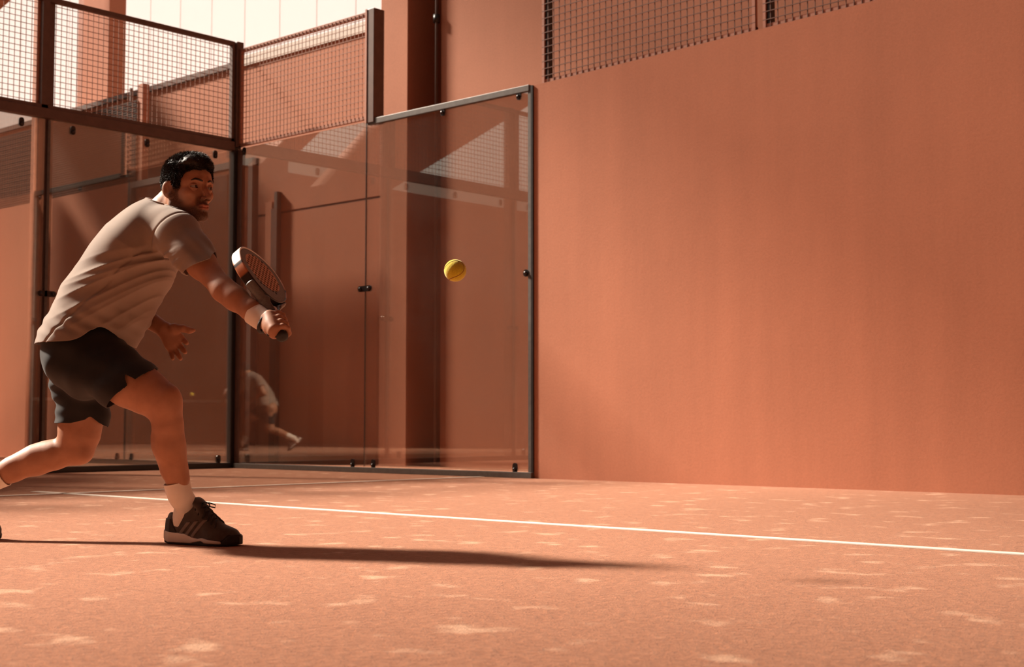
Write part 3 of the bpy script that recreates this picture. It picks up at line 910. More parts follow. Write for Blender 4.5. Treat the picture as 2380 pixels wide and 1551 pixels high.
# ---- head
def sd_head(p):
    q = hl(p)
    s = q.copy(); s[:, 1] = np.abs(s[:, 1])              # mirrored half for symmetric features
    def E(c, r): return ell(s, c, r)
    d = ell(q, (-0.004, 0, 0.034), (0.094, 0.072, 0.076))
    d = smin(d, ell(q, (0.030, 0, 0.026), (0.060, 0.058, 0.062)), 0.025)
    d = smin(d, ell(q, (0.036, 0, -0.032), (0.050, 0.050, 0.062)), 0.025)
    d = smin(d, rcone(s, (0.002, 0.048, -0.058), (0.072, 0.013, -0.098), 0.018, 0.015), 0.024)   # jaw
    d = smin(d, rcone(s, (-0.002, 0.053, -0.018), (0.002, 0.049, -0.058), 0.017, 0.018), 0.026)
    d = smin(d, ell(q, (0.084, 0, -0.099), (0.018, 0.020, 0.016)), 0.020)                        # chin
    d = smin(d, ell(q, (0.077, 0, -0.066), (0.021, 0.026, 0.025)), 0.018)                        # muzzle
    d = smin(d, E((0.056, 0.043, -0.022), (0.025, 0.016, 0.018)), 0.022)                         # cheekbone
    d = smin(d, rcone(s, (0.062, 0.047, 0.017), (0.089, 0.013, 0.019), 0.012, 0.010), 0.014)     # brow
    d = smax(d, -E((0.101, 0.031, -0.001), (0.020, 0.020, 0.014)), 0.014)                        # eye sockets
    nose = chain(q, [(0.090, 0, 0.013), (0.105, 0, -0.012), (0.1205, 0, -0.035)], [0.0072, 0.0075, 0.0092], 0.008)
    nose = smin(nose, E((0.106, 0.0115, -0.041), (0.0115, 0.0070, 0.0072)), 0.008)
    d = smin(d, nose, 0.010)
    d = smax(d, -E((0.110, 0.0068, -0.0475), (0.006, 0.0032, 0.004)), 0.004)
    # lids with an almond opening
    lid = length(s - f32(0.0775, 0.0315, 0.0)) - 0.0147
    op = np.abs(s[:, 2] + 0.0005) - 0.0040*np.sqrt(np.clip(1 - ((s[:, 1]-0.0315)/0.0145)**2, 0, 1))
    op = np.maximum(op, 0.080 - s[:, 0])
    lid = smax(lid, -op, 0.002)
    d = smin(d, lid, 0.004)
    d = smax(d, -np.maximum(length(s - f32(0.0775, 0.0315, 0.0)) - 0.0128, 0.078 - s[:, 0]), 0.001)
    d = smax(d, -np.maximum(op, length(s - f32(0.0775, 0.0315, 0.0)) - 0.0165), 0.0015)
    # mouth
    ul = chain(s, [(0.1000, 0.0, -0.0640), (0.0985, 0.010, -0.0635), (0.088, 0.0235, -0.0685)], [0.0062, 0.0058, 0.003], 0.004)
    lo = chain(s, [(0.0985, 0.0, -0.0745), (0.0965, 0.010, -0.0740), (0.087, 0.0225, -0.0695)], [0.0070, 0.0062, 0.003], 0.004)
    d = smin(d, ul, 0.005); d = smin(d, lo, 0.005)
    d = smax(d, -chain(s, [(0.1055, 0.0, -0.0690), (0.100, 0.012, -0.0690), (0.088, 0.0245, -0.0700)], [0.0016, 0.0017, 0.0012], 0.002), 0.0025)
    d = smax(d, -ell(q, (0.107, 0, -0.0545), (0.005, 0.003, 0.006)), 0.005)
    # ears
    ca, sa = math.cos(0.28), math.sin(0.28)
    e = s - f32(-0.004, 0.074, -0.006)
    ex, ez = e[:, 0]*ca + e[:, 2]*sa, -e[:, 0]*sa + e[:, 2]*ca
    ey = e[:, 1] + ex*0.55
    er = np.stack([ex, ey, ez], 1)
    ear = ell(er, (0, 0, 0), (0.0185, 0.0065, 0.031))
    ear = smin(ear, ell(er, (0.003, -0.001, -0.024), (0.009, 0.006, 0.010)), 0.008)
    ear = smax(ear, -ell(er, (0.004, 0.008, 0.002), (0.0105, 0.007, 0.019)), 0.004)
    ear = smin(ear, ell(er, (0.003, 0.000, 0.004), (0.003, 0.004, 0.012)), 0.006)
    d = smin(d, ear, 0.006)
    # neck
    n = chain(p, [at(372, 512, 0.10), at(400, 482, 0.08), at(424, 448, 0.045)], [0.074, 0.057, 0.053], 0.03)
    n = smin(n, rcone(p, at(400, 510, 0.08), at(418, 478, 0.06), 0.056, 0.046), 0.02)
    n = smin(n, rcone(p, at(392, 500, 0.03), at(404, 448, 0.0), 0.020, 0.016), 0.02)
    return smin(d, n, 0.016)

def P2(*a): return np.array(a, np.float32)
lim = np.array([at(-130, 1280, 0.2), at(730, 440, -0.35)])
V1, Q1 = mesh_sdf(None, (lim[:,0].min(), -0.42, 0.02), (lim[:,0].max(), 0.46, 1.20), 0.003, [sd_torso, sd_right_arm, sd_right_hand, sd_left_arm, sd_front_leg, sd_rear_leg])
V2, Q2 = mesh_sdf(sd_head, HC - f32(0.17, 0.17, 0.18), HC + f32(0.15, 0.15, 0.14), 0.0016)
Vb = np.concatenate([V1, V2]); Qb = np.concatenate([Q1, Q2 + len(V1)])
me = np_mesh('body', Vb, Qb)
q = hl(Vb); isH = np.arange(len(Vb)) >= len(V1)
ab = np.abs(q[:, 1])
beard = sstep(-0.020, -0.055, q[:, 2] - 0.35*np.clip(q[:, 0]-0.05, 0, 1)*0 )*sstep(-0.012, 0.012, q[:, 0])
side = sstep(0.040, 0.052, ab)*sstep(0.01, -0.02, q[:, 2])*sstep(0.045, 0.025, q[:, 0])*sstep(-0.002, 0.010, q[:, 0])
mou = sstep(-0.049, -0.056, q[:, 2])*sstep(0.030, 0.022, ab)*sstep(0.07, 0.08, q[:, 0])
cheek = 1 - sstep(0.020, 0.030, ab)*sstep(-0.075, -0.055, q[:, 2])*sstep(0.03, 0.06, q[:, 0])
lipm = np.exp(-(((ab)/0.021)**4 + ((q[:, 2]+0.0692)/0.0095)**4))*sstep(0.080, 0.088, q[:, 0])
bd = np.clip(np.maximum(np.maximum(beard*cheek, side), mou), 0, 1)*(1-lipm)*sstep(-0.135, -0.112, q[:, 2])
nb = np.exp(-((length(q - f32(0.08, 0.0, -0.15))/0.04)**2))
set_attr(me, 'beard', np.where(isH, bd*0.9, 0)); set_attr(me, 'lips', np.where(isH, lipm*0.9, 0))
body = link_mesh('body', me, M['skin'], player)

# eyes
for sgn in (-1, 1):
    bm = bmesh.new(); bmesh.ops.create_uvsphere(bm, u_segments=32, v_segments=24, radius=0.0125)
    em = bpy.data.meshes.new('eye'); bm.to_mesh(em); bm.free()
    c = HC + HR @ f32(0.0775, sgn*0.0315, 0.0)
    look = HF*0.90 + HL*0.42 - HU*0.05; look /= np.linalg.norm(look)
    co = np.zeros(len(em.vertices)*3, np.float32); em.vertices.foreach_get('co', co); co = co.reshape(-1, 3)
    ir = 1 - np.arccos(np.clip(co @ look/0.0125, -1, 1))/0.95
    set_attr(em, 'iris', ir)
    o = link_mesh('eye', em, M['eye'], player, True); o.location = Vector(c.tolist())
    o['label'] = 'brown eye'
# eyebrows
for sgn in (-1, 1):
    mb = MB(); pts = []
    for (f, l, u, r) in ((0.10, 0.011, 0.0185, 0.0026), (0.0955, 0.022, 0.0225, 0.0034), (0.086, 0.034, 0.0245, 0.0032), (0.073, 0.045, 0.0195, 0.0016)):
        bp0 = (HC + HR @ f32(f, sgn*l, u))[None].astype(np.float32)
        for _ in range(8): bp0 = bp0 - (HF*0.9 - HL*0.0)[None]*sd_head(bp0)[:, None]
        pts.append((bp0[0] + HF*0.0008, r))
    mb.tube([Vector(p_.tolist()) for p_, _ in pts], [r for _, r in pts], 8)
    mb.build('eyebrow', M['hair'], player, True)

# hair
def scalp(q):
    d = ell(q, (-0.004, 0, 0.034), (0.094, 0.072, 0.076))
    return smin(d, ell(q, (0.030, 0, 0.026), (0.060, 0.058, 0.062)), 0.025)
def hair_mask(q):
    line = np.interp(q[:, 0], [-0.11, -0.06, -0.035, -0.016, 0.010, 0.015, 0.034, 0.044, 0.052, 0.066, 0.085, 0.10],
                     [-0.068, -0.062, -0.035, 0.024, 0.024, -0.030, -0.030, 0.0, 0.024, 0.046, 0.056, 0.060])
    return sstep(-0.005, 0.006, q[:, 2] - line + 0.003*wob(q, 150, 9))
def hair_thick(q):
    top = sstep(0.050, 0.105, q[:, 2])
    fr = sstep(0.0, 0.08, q[:, 0])*sstep(0.055, 0.085, q[:, 2])
    return 0.0012 + 0.0015*sstep(-0.03, 0.04, q[:, 2]) + 0.0065*top + 0.014*fr
def sd_hair(p):
    q = hl(p)
    w = wob(q*f32(1, 1.6, 1), 260, 3)*0.0012 + wob(q*f32(0.6, 1.8, 1), 120, 5)*0.0032*sstep(0.05, 0.09, q[:, 2])
    m = hair_mask(q)
    return scalp(q) - ((hair_thick(q) + w)*m - 0.006*(1-m))
Vh, Qh = mesh_sdf(sd_hair, HC - f32(0.16, 0.16, 0.12), HC + f32(0.17, 0.17, 0.17), 0.0018)
# strands rooted in the scalp
rs = np.random.RandomState(4)
sv, sq = [], []
dirs = rs.normal(size=(52000, 3)); dirs /= np.linalg.norm(dirs, axis=1)[:, None]
qq = (f32(0.0, 0, 0.034) + dirs*0.2).astype(np.float32)
for _ in range(14):
    dd = scalp(qq); qq = qq - (dirs*dd[:, None]).astype(np.float32)
ok = (hair_mask(qq) > 0.6)
qq, dirs = qq[ok], dirs[ok]
ns = len(qq)
top = np.clip((qq[:, 2]-0.055)/0.05, 0, 1); fr_ = np.clip(qq[:, 0]/0.08, 0, 1)*top
ln = (0.0045 + 0.016*top + 0.027*fr_ + rs.uniform(0, 0.005, ns))[:, None]
clump = np.stack([wob(qq, 190, 60+i_) for i_ in range(3)], 1)*0.30*top[:, None]
flow = np.stack([0.7*top+0.15, rs.normal(size=ns)*0.25, -0.35*(1-top)], 1)
nrm = lambda a_: a_/(np.linalg.norm(a_, axis=1)[:, None] + 1e-9)
d1 = nrm(dirs*0.75 + flow*0.5 + clump*0.5 + rs.normal(size=(ns, 3))*0.09)
d2 = nrm(d1*0.6 + flow*0.6 + clump + rs.normal(size=(ns, 3))*0.15)
sd_ = nrm(np.cross(d1, rs.normal(size=(ns, 3))))*0.0007
p0 = qq; p1 = p0 + d1*ln*0.6; p2 = p1 + d2*ln*0.5
sv = np.stack([p0-sd_, p0+sd_, p1+sd_*0.8, p1-sd_*0.8, p2+sd_*0.3, p2-sd_*0.3], 1).reshape(-1, 3) @ HR.T + HC
b0 = (np.arange(ns)*6)[:, None]
sq = np.concatenate([b0 + np.array([0, 1, 2, 3]), b0 + np.array([3, 2, 4, 5])])
Vh2 = np.concatenate([Vh, np.array(sv, np.float32)]); Qh2 = np.concatenate([Qh, np.array(sq, int) + len(Vh)])
link_mesh('hair', np_mesh('hair', Vh2, Qh2), M['hair'], player)['label'] = 'short dark brown hair swept up at the front'

# ---- t-shirt
FAN = at(560, 555, 0.0)
SL0, SL1 = at(412, 546, -0.05), at(478, 626, -0.13)
SLD = (SL1-SL0)/np.linalg.norm(SL1-SL0); SLC = at(463, 619, -0.115); SLN = f32(0.38, 0.0, -0.92)
HEM0 = at(200, 797, 0.0)[2]
def sd_shirt(p):
    t = section(p, [at(180, 850, 0.13), at(200, 800, 0.13), at(247, 708, 0.13), at(304, 620, 0.12), at(340, 562, 0.12)],
                [0.144, 0.141, 0.143, 0.134, 0.118], [0.200, 0.198, 0.188, 0.190, 0.200], (0, 1, 0), 0.06)
    t = smin(t, section(p, [at(336, 566, 0.12), at(362, 523, 0.11), at(394, 466, 0.10)], [0.113, 0.080, 0.052], [0.200, 0.150, 0.066], (0, 1, 0), 0.03), 0.05)
    s = chain(p, [at(392, 530, -0.02), SL0, at(446, 589, -0.09), SL1], [0.074, 0.074, 0.066, 0.060], 0.03)
    s2 = chain(p, [at(340, 540, 0.26), at(312, 570, 0.32), at(285, 640, 0.34)], [0.075, 0.072, 0.062], 0.03)
    d = smin(smin(t, s, 0.035), s2, 0.035)
    # folds pulled from the armpit towards the back of the hip
    r = p - FAN
    ang = np.arctan2(r[:, 2], -r[:, 0]); rad = np.sqrt(r[:, 0]**2 + r[:, 2]**2)
    zone = sstep(HEM0+0.01, HEM0+0.07, p[:, 2])*sstep(0.16, 0.30, rad)*sstep(-0.08, -0.26, ang)*sstep(0.80, 0.45, rad)*sstep(0.30, 0.05, p[:, 1])
    wv = np.sin(ang*36 + 1.5*wob(p, 8, 2) + rad*3)
    wv2 = np.sin(ang*17 + 1.6*wob(p, 6, 8) + 1.0 - rad*3)
    fold = ((1-np.abs(wv))**1.3*0.0055 + (1-np.abs(wv2))**1.3*0.0075 - 0.004)*zone
    sm = (p - at(398, 545, -0.04)) @ SLD
    fold = fold - 0.0030*np.exp(-(sm/0.0045)**2)*sstep(0.02, -0.04, p[:, 1])
    hemz = np.sin((p[:, 0]*0.6+p[:, 2])*95 + 2.2*wob(p, 10, 12))*0.0030*sstep(0.82, 0.74, p[:, 2])*sstep(HEM0+0.01, HEM0+0.05, p[:, 2])
    sl = np.sin((p - SL0) @ f32(0.75, 0.2, 0.6)*120 + 2.5*wob(p, 14, 21))*0.0034*sstep(0.13, 0.03, length(p - SLC - (0,0,0.03)))
    return d - fold - hemz - sl - wob(p, 26, 31)*0.0012
HEM = at(200, 797, 0.0)[2]
def g_shirt(p):
    sx = (p[:, 0] - at(105, 800, 0)[0])
    near = sstep(0.20, -0.05, p[:, 1])
    rise = 0.050*np.exp(-((p[:, 0]-at(243, 780, 0)[0])/0.052)**2)*near - 0.012*sstep(0.24, 0.27, sx)
    g1 = HEM + rise - p[:, 2]
    rr = p - SLC; s = rr @ SLN; rad = length(rr)
    g2 = np.where((rad < 0.17) & (p[:, 1] < 0.03), s - 0.15*sstep(at(436, 630, -0.1)[0], at(418, 630, -0.1)[0], p[:, 0]), -0.05)
    nk = f32(0.28, -0.12, 0.95); nk = nk/np.linalg.norm(nk)
    rn = p - at(388, 474, 0.10)
    g3 = rn @ nk
    r4 = p - at(292, 622, 0.34); g4 = np.where((p[:, 1] > 0.27) & (length(r4) < 0.13), r4 @ f32(-0.36, 0, -0.93), -0.05)
    return np.maximum(np.maximum(g1, g2), np.maximum(g3, g4))
sh_lo = at(70, 870, 0.13) - f32(0, 0.40, 0); sh_hi = at(520, 440, 0.13) + f32(0.02, 0.36, 0.03)
shirt = sdf_obj('t_shirt', sd_shirt, (sh_lo[0], -0.30, sh_lo[2]), (sh_hi[0], 0.44, sh_hi[2]), 0.0032, M['shirt'], player, g_shirt, 0.003)
# neckband along the rim of the neck opening
nk = f32(0.28, -0.12, 0.95); nk /= np.linalg.norm(nk)
co = np.zeros(len(shirt.data.vertices)*3, np.float32); shirt.data.vertices.foreach_get('co', co); co = co.reshape(-1, 3)
rim = co[np.abs((co - at(388, 474, 0.10)) @ nk) < 0.0006]
rc = rim.mean(0); u1 = np.cross(nk, f32(0, 1, 0)); u1 /= np.linalg.norm(u1); u2 = np.cross(nk, u1)
an_ = np.arctan2((rim-rc) @ u2, (rim-rc) @ u1); rd = length(rim-rc)
ta = np.linspace(-math.pi, math.pi, 49)
rr_ = np.array([rd[np.abs((an_-t+math.pi) % (2*math.pi) - math.pi) < 0.16].mean() for t in ta])
mb = MB(); mb.tube([Vector((rc + (u1*math.cos(t)+u2*math.sin(t))*(r_-0.0005) - nk*0.002).tolist()) for t, r_ in zip(ta, rr_)], 0.0048, 8, caps=False)
mb.build('neckband', M['shirt'], shirt, True)

# ---- shorts
RT0, RT1 = at(228, 842, 0.03), at(340, 925, -0.05)
RTD = (RT1-RT0)/np.linalg.norm(RT1-RT0); RHC = at(304, 900, -0.02)
LHC = at(193, 984, 0.26)
def sd_shorts(p):
    d = section(p, [at(212, 745, 0.13), at(205, 800, 0.13), at(205, 850, 0.13)], [0.108, 0.133, 0.120], [0.142, 0.168, 0.163], (0, 1, 0), 0.05)
    d = smin(d, ell(p, at(182, 828, 0.11), (0.112, 0.155, 0.100)), 0.05)
    d = smin(d, chain(p, [RT0, at(300, 897, -0.02), RT1], [0.112, 0.100, 0.098], 0.03), 0.04)
    l = chain(p, [at(180, 850, 0.24), at(193, 960, 0.26), at(193, 1010, 0.26)], [0.105, 0.087, 0.087], 0.03)
    d = smin(d, l, 0.03)
    fold = np.sin((p @ f32(0.45, 0.1, 1.0))*70 + 2.4*wob(p, 8, 41))*0.0026
    fold += np.sin((p @ f32(-0.7, 0.2, 1.0))*46 + 2.4*wob(p, 9, 44))*0.0030
    f3 = np.sin(p[:, 2]*130 + 2*wob(p, 10, 47))*0.0025*sstep(at(0, 870, .26)[2], at(0, 900, .26)[2], p[:, 2])*sstep(at(190, 900, .26)[0], at(140, 900, .26)[0], p[:, 0])
    return d - fold - f3 - wob(p, 24, 40)*0.001
HN = f32(0.62, 0.0, -0.78); HE = f32(0.78, 0.0, 0.62); RHC2 = at(305, 893, -0.10)
PX0 = at(136, 984, 0.20)[0]; PXS = (at(252, 984, 0.20)[0] - PX0)/116.0; PZ = at(190, 984, 0.20)[2]
def g_shorts(p):
    rr = p - RHC2; s = rr @ HN; c = rr @ HE
    near = sstep(-0.02, -0.05, p[:, 1])
    notch = 0.040*np.maximum(0, 1 - np.abs(c - 0.008)/0.017)*near
    g1 = s + notch + 0.012*sstep(-0.05, 0.1, p[:, 1])
    own = sstep(0.190, 0.150, p[:, 1] + 0.55*np.maximum(0, at(262, 930, 0.1)[0] - p[:, 0]))     # only on the front leg's tube
    low = (p[:, 2] < at(250, 958, 0.05)[2]) & (p[:, 1] > 0.13)
    g1 = np.where((own < 0.5) | low, -0.05, g1)
    x = (p[:, 0] - PX0)/PXS
    prof = np.interp(x, [0, 34, 66, 76, 105, 116], [1, 0, 8, 17, -8, -2]).astype(np.float32)*0.0015
    g2 = (PZ + prof*sstep(0.31, 0.25, p[:, 1])) - p[:, 2]
    g3 = p[:, 2] - at(200, 752, 0.1)[2]
    return np.maximum(np.maximum(g1, g2), g3)
so_lo, so_hi = at(80, 1020, 0.2), at(390, 735, 0.1)
shorts = sdf_obj('shorts', sd_shorts, (so_lo[0], -0.20, so_lo[2]), (so_hi[0], 0.42, so_hi[2]), 0.0032, M['shorts'], player, g_shorts, 0.003)

# ---- socks, wristband
def tube_loft(name, pts, rs_, m, solid=0.0, n=40, rib=0.0, sub=10):
    """smooth sleeve through the points"""
    pts = [np.asarray(p_, float) for p_ in pts]
    P_, R_ = [], []
    for i in range(len(pts)-1):
        p0 = pts[max(i-1, 0)]; p1 = pts[i]; p2 = pts[i+1]; p3 = pts[min(i+2, len(pts)-1)]
        for k in range(sub if i < len(pts)-2 else sub+1):
            t = k/sub
            P_.append(0.5*((2*p1) + (-p0+p2)*t + (2*p0-5*p1+4*p2-p3)*t*t + (-p0+3*p1-3*p2+p3)*t**3))
            R_.append((rs_[i] + (rs_[i+1]-rs_[i])*t)*(1 + rib*math.sin((i+t)*22)))
    mb = MB(); mb.tube([Vector(p_) for p_ in P_], R_, n, caps=False)
    o = mb.build(name, m, player, True)
    if solid:
        md = o.modifiers.new('cloth_thickness', 'SOLIDIFY'); md.thickness = solid; md.offset = -1
    return o
sk = tube_loft('sock', [at(410.5, 1120, 0.018), at(419, 1152, 0.03), shp(0.072, 0, 0.118), shp(0.064, 0, 0.085), shp(0.060, 0, 0.055)],
          [0.0420, 0.0390, 0.0365, 0.0350, 0.033], M['sock'], 0.003, rib=0.008)
tube_loft('sock', [at(10, 1101, 0.277), at(-20, 1115, 0.28), at(-72, 1140, 0.28), at(-95, 1172, 0.28)], [0.044, 0.041, 0.039, 0.040], M['sock'], 0.003)
wd = (R_WR - R_EL)/np.linalg.norm(R_WR - R_EL)
wb = tube_loft('wristband', [at(587, 727, -0.237), at(598, 734, -0.243), at(610, 742, -0.25), at(620, 748, -0.257)], [0.0335, 0.0345, 0.0340, 0.0330], M['sock'], 0.004)
wb['label'] = 'cream wristband'

# ---- shoes (own frame: x towards the toe, z up)
def outline(q, grow=0.0):
    x, y = q[:, 0], q[:, 1]
    hw = np.interp(x, [0, 0.01, 0.035, 0.08, 0.12, 0.19, 0.225, 0.255, 0.270, 0.277], [0.012, 0.024, 0.034, 0.035, 0.037, 0.047, 0.045, 0.033, 0.018, 0.006]).astype(np.float32)
    cy = np.interp(x, [0, 0.1, 0.2, 0.28], [0, 0.0, 0.003, 0.008]).astype(np.float32)
    d = np.abs(y - cy) - hw - grow
    return np.maximum(d*0.8, np.maximum(-x - grow + 0.001, x - 0.276 - grow))
MID_T = ([0, 0.02, 0.05, 0.10, 0.125, 0.15, 0.165, 0.19, 0.235, 0.25], [0.044, 0.040, 0.038, 0.034, 0.025, 0.021, 0.024, 0.020, 0.015, 0.010])
def sd_upper(q):
    x = q[:, 0]
    top = np.interp(x, [0.0, 0.012, 0.028, 0.06, 0.11, 0.135, 0.16, 0.19, 0.225, 0.255, 0.272, 0.28],
                    [0.070, 0.095, 0.108, 0.112, 0.138, 0.122, 0.099, 0.078, 0.061, 0.049, 0.034, 0.015]).astype(np.float32)
    hw = np.interp(x, [0, 0.01, 0.035, 0.08, 0.12, 0.19, 0.225, 0.255, 0.270, 0.277], [0.010, 0.022, 0.033, 0.034, 0.036, 0.046, 0.044, 0.032, 0.018, 0.006]).astype(np.float32)
    cy = np.interp(x, [0, 0.1, 0.2, 0.28], [0, 0.0, 0.003, 0.008]).astype(np.float32)
    z = np.clip(q[:, 2], 0, 1)
    k = np.clip(z/np.maximum(top, 0.01), 0, 1.6)
    pw = np.interp(x, [0, 0.05, 0.11, 0.16, 0.28], [3.2, 3.0, 2.0, 2.1, 2.6]).astype(np.float32)
    rad = (np.abs((q[:, 1]-cy)/np.maximum(hw, 0.004))**2.4 + k**pw)
    d = (rad**(1/2.6) - 1)*np.minimum(hw, top)*0.8
    d = np.maximum(d, 0.010 - q[:, 2])
    return np.maximum(d, np.maximum(-x + 0.002, x - 0.276))
def collar_z(x): return np.interp(x, [0.0, 0.02, 0.032, 0.045, 0.062, 0.085, 0.105, 0.13, 0.14], [0.10, 0.110, 0.104, 0.086, 0.083, 0.100, 0.118, 0.150, 0.2]).astype(np.float32)
def sd_shoe(q):
    d = sd_upper(q)
    d = smax(d, (q[:, 2] - collar_z(q[:, 0]))*0.7, 0.006)
    hole = section(q, [f32(0.058, 0, 0.06), f32(0.066, 0, 0.19)], [0.038, 0.042], [0.024, 0.027], (0, 1, 0), 0.01)
    d = smax(d, -hole, 0.006)
    tongue = section(q, [f32(0.150, 0, 0.098), f32(0.122, 0, 0.128), f32(0.116, 0, 0.140)], [0.010, 0.008, 0.006], [0.026, 0.024, 0.020], (0, 1, 0), 0.008)
    d = smin(d, tongue, 0.008)
    # stitched overlays
    return d - 0.0009*np.sin(q[:, 0]*95 + q[:, 2]*60)*sstep(0.09, 0.07, q[:, 2])*sstep(0.08, 0.14, q[:, 0])
def sd_mid(q):
    t = np.interp(q[:, 0], *MID_T).astype(np.float32)
    b = np.interp(q[:, 0], [0, 0.03, 0.12, 0.15, 0.165, 0.18, 0.25], [0.014, 0.006, 0.006, 0.012, 0.014, 0.008, 0.006]).astype(np.float32)
    d = smax(outline(q, 0.004), (q[:, 2]-t)*0.9, 0.005)
    d = smax(d, (b - q[:, 2])*0.9, 0.003)
    return smax(d, q[:, 0]-0.238, 0.004)
def sd_out(q):
    lift = np.interp(q[:, 0], [0, 0.03, 0.235, 0.278], [0.008, 0.0, 0.0, 0.006]).astype(np.float32)
    top = np.interp(q[:, 0], [0, 0.04, 0.14, 0.165, 0.19, 0.235, 0.26, 0.28], [0.016, 0.010, 0.011, 0.018, 0.010, 0.011, 0.034, 0.030]).astype(np.float32)
    return smax(smax(outline(q, 0.0025), (q[:, 2]-top)*0.85, 0.003), (lift - q[:, 2]), 0.003)
lo_, hi_ = (-0.014, -0.064, -0.008), (0.292, 0.064, 0.165)
SH = {'upper': (np_mesh('upper', *mesh_sdf(sd_shoe, lo_, hi_, 0.0022)), 'shoe'),
      'midsole': (np_mesh('midsole', *mesh_sdf(sd_mid, lo_, hi_, 0.002)), 'midsole'),
      'outsole': (np_mesh('outsole', *mesh_sdf(sd_out, lo_, hi_, 0.002)), 'outsole')}
for k_, (mm, mk) in SH.items(): mm.materials.append(M[mk])
def sd_stripe(i):
    def fn(q):
        base = sd_upper(q) - 0.0022
        x0 = 0.088 + 0.027*i
        s = np.abs((q[:, 0] - x0 - (q[:, 2]-0.045)*0.85)*0.76) - 0.0055
        d = np.maximum(base, s)
        d = np.maximum(d, -(sd_upper(q) + 0.003))
        d = np.maximum(d, 0.030 - i*0.003 - q[:, 2]); d = np.maximum(d, q[:, 2] - (0.070 + i*0.004))
        return np.maximum(d, q[:, 1])
    return fn
for i in range(3):
    mm = np_mesh('stripe', *mesh_sdf(sd_stripe(i), (0.05, -0.064, 0.01), (0.22, 0.01, 0.11), 0.0013)); mm.materials.append(M['stripe'])
    SH['stripe%d' % i] = (mm, 'stripe')
def heel_fn(q):
    d = np.maximum(sd_upper(q) - 0.0024, -(sd_upper(q) + 0.003))
    return np.maximum(np.maximum(d, q[:, 0] - (0.055 - (q[:, 2]-0.05)*0.7)), np.maximum(q[:, 2] - 0.078, 0.03 - q[:, 2]))
mm = np_mesh('heel_counter', *mesh_sdf(heel_fn, lo_, (0.10, 0.064, 0.11), 0.0015)); mm.materials.append(M['shoe_d']); SH['heel_counter'] = (mm, 'shoe_d')
def toe_fn(q):
    d = np.maximum(sd_upper(q) - 0.0022, -(sd_upper(q) + 0.003))
    return np.maximum(np.maximum(d, 0.238 + (q[:, 2]-0.02)*0.9 - q[:, 0]), q[:, 2] - 0.036)
mm = np_mesh('toe_cap', *mesh_sdf(toe_fn, (0.2, -0.064, -0.008), hi_, 0.0015)); mm.materials.append(M['shoe_d']); SH['toe_cap'] = (mm, 'shoe_d')
lace_me = []
for i in range(5):
    x = 0.132 + i*0.0145
    z = float(np.interp(x, [0.11, 0.135, 0.16, 0.19, 0.225], [0.138, 0.124, 0.102, 0.081, 0.063]))
    mb = MB()
    for sg in (-1, 1):
        mb.tube([(x-0.004, sg*0.027, z-0.020), (x, sg*0.017, z-0.001), (x+0.006, 0, z+0.004), (x+0.013, -sg*0.017, z-0.010), (x+0.016, -sg*0.026, z-0.028)], 0.0027, 6)
    mm = bpy.data.meshes.new('lace'); mm.from_pydata(mb.v, [], mb.f); mm.materials.append(M['outsole']); lace_me.append(mm)
def smooth_path(pts, n=6):
    out = []
    P_ = [Vector(q_) for q_ in pts]
    for i in range(len(P_)-1):
        a, b, c, d = P_[max(i-1, 0)], P_[i], P_[i+1], P_[min(i+2, len(P_)-1)]
        for k in range(n):
            t = k/n
            out.append(0.5*((2*b) + (c-a)*t + (2*a-5*b+4*c-d)*t*t + (3*b-a-3*c+d)*t**3))
    return out + [P_[-1]]
mb = MB()
loop = [(0.136, -0.004, 0.126), (0.152, -0.014, 0.132), (0.172, -0.024, 0.131), (0.186, -0.030, 0.127), (0.184, -0.026, 0.119), (0.170, -0.018, 0.121), (0.152, -0.010, 0.126), (0.138, -0.003, 0.125)]
mb.tube(smooth_path(loop), 0.0021, 6)
mb.tube([(0.138, 0.003, 0.125), (0.146, 0.018, 0.128), (0.160, 0.032, 0.121), (0.158, 0.034, 0.112), (0.146, 0.022, 0.116), (0.138, 0.004, 0.124)], 0.0021, 6)
mb.tube([(0.132, 0, 0.124), (0.138, 0, 0.128), (0.143, 0, 0.124)], 0.006, 8)
mb.tube([(0.138, -0.004, 0.124), (0.142, -0.020, 0.112), (0.143, -0.030, 0.092)], 0.0021, 6)
bow_me = bpy.data.meshes.new('lace_bow'); bow_me.from_pydata(mb.v, [], mb.f); bow_me.materials.append(M['outsole'])

def make_shoe(mat, label):
    e = empty('shoe', (0, 0, 0), 0, player); e.matrix_local = mat
    for k_, (mm, mk) in SH.items():
        nm = 'stripe' if k_.startswith('stripe') else k_
        link_mesh(nm, mm, None, e)
    for mm in lace_me: link_mesh('lace', mm, None, e)
    link_mesh('lace_bow', bow_me, None, e)
    e['label'] = label
    return e
print('ankle', shp(0.064, 0, 0.11), at(432, 1196, 0.02))
make_shoe(SHOE, 'dark brown shoe with pale midsole planted on the court')
an = at(-95, 1178, 0.28)
make_shoe(Matrix.Translation(Vector((float(an[0])-0.06, 0.28, 0.175))) @ Matrix.Rotation(math.radians(-4), 4, 'Z') @ Matrix.Rotation(math.radians(44), 4, 'Y') @ Matrix.Scale(0.97, 4), 'dark brown shoe of the trailing foot')

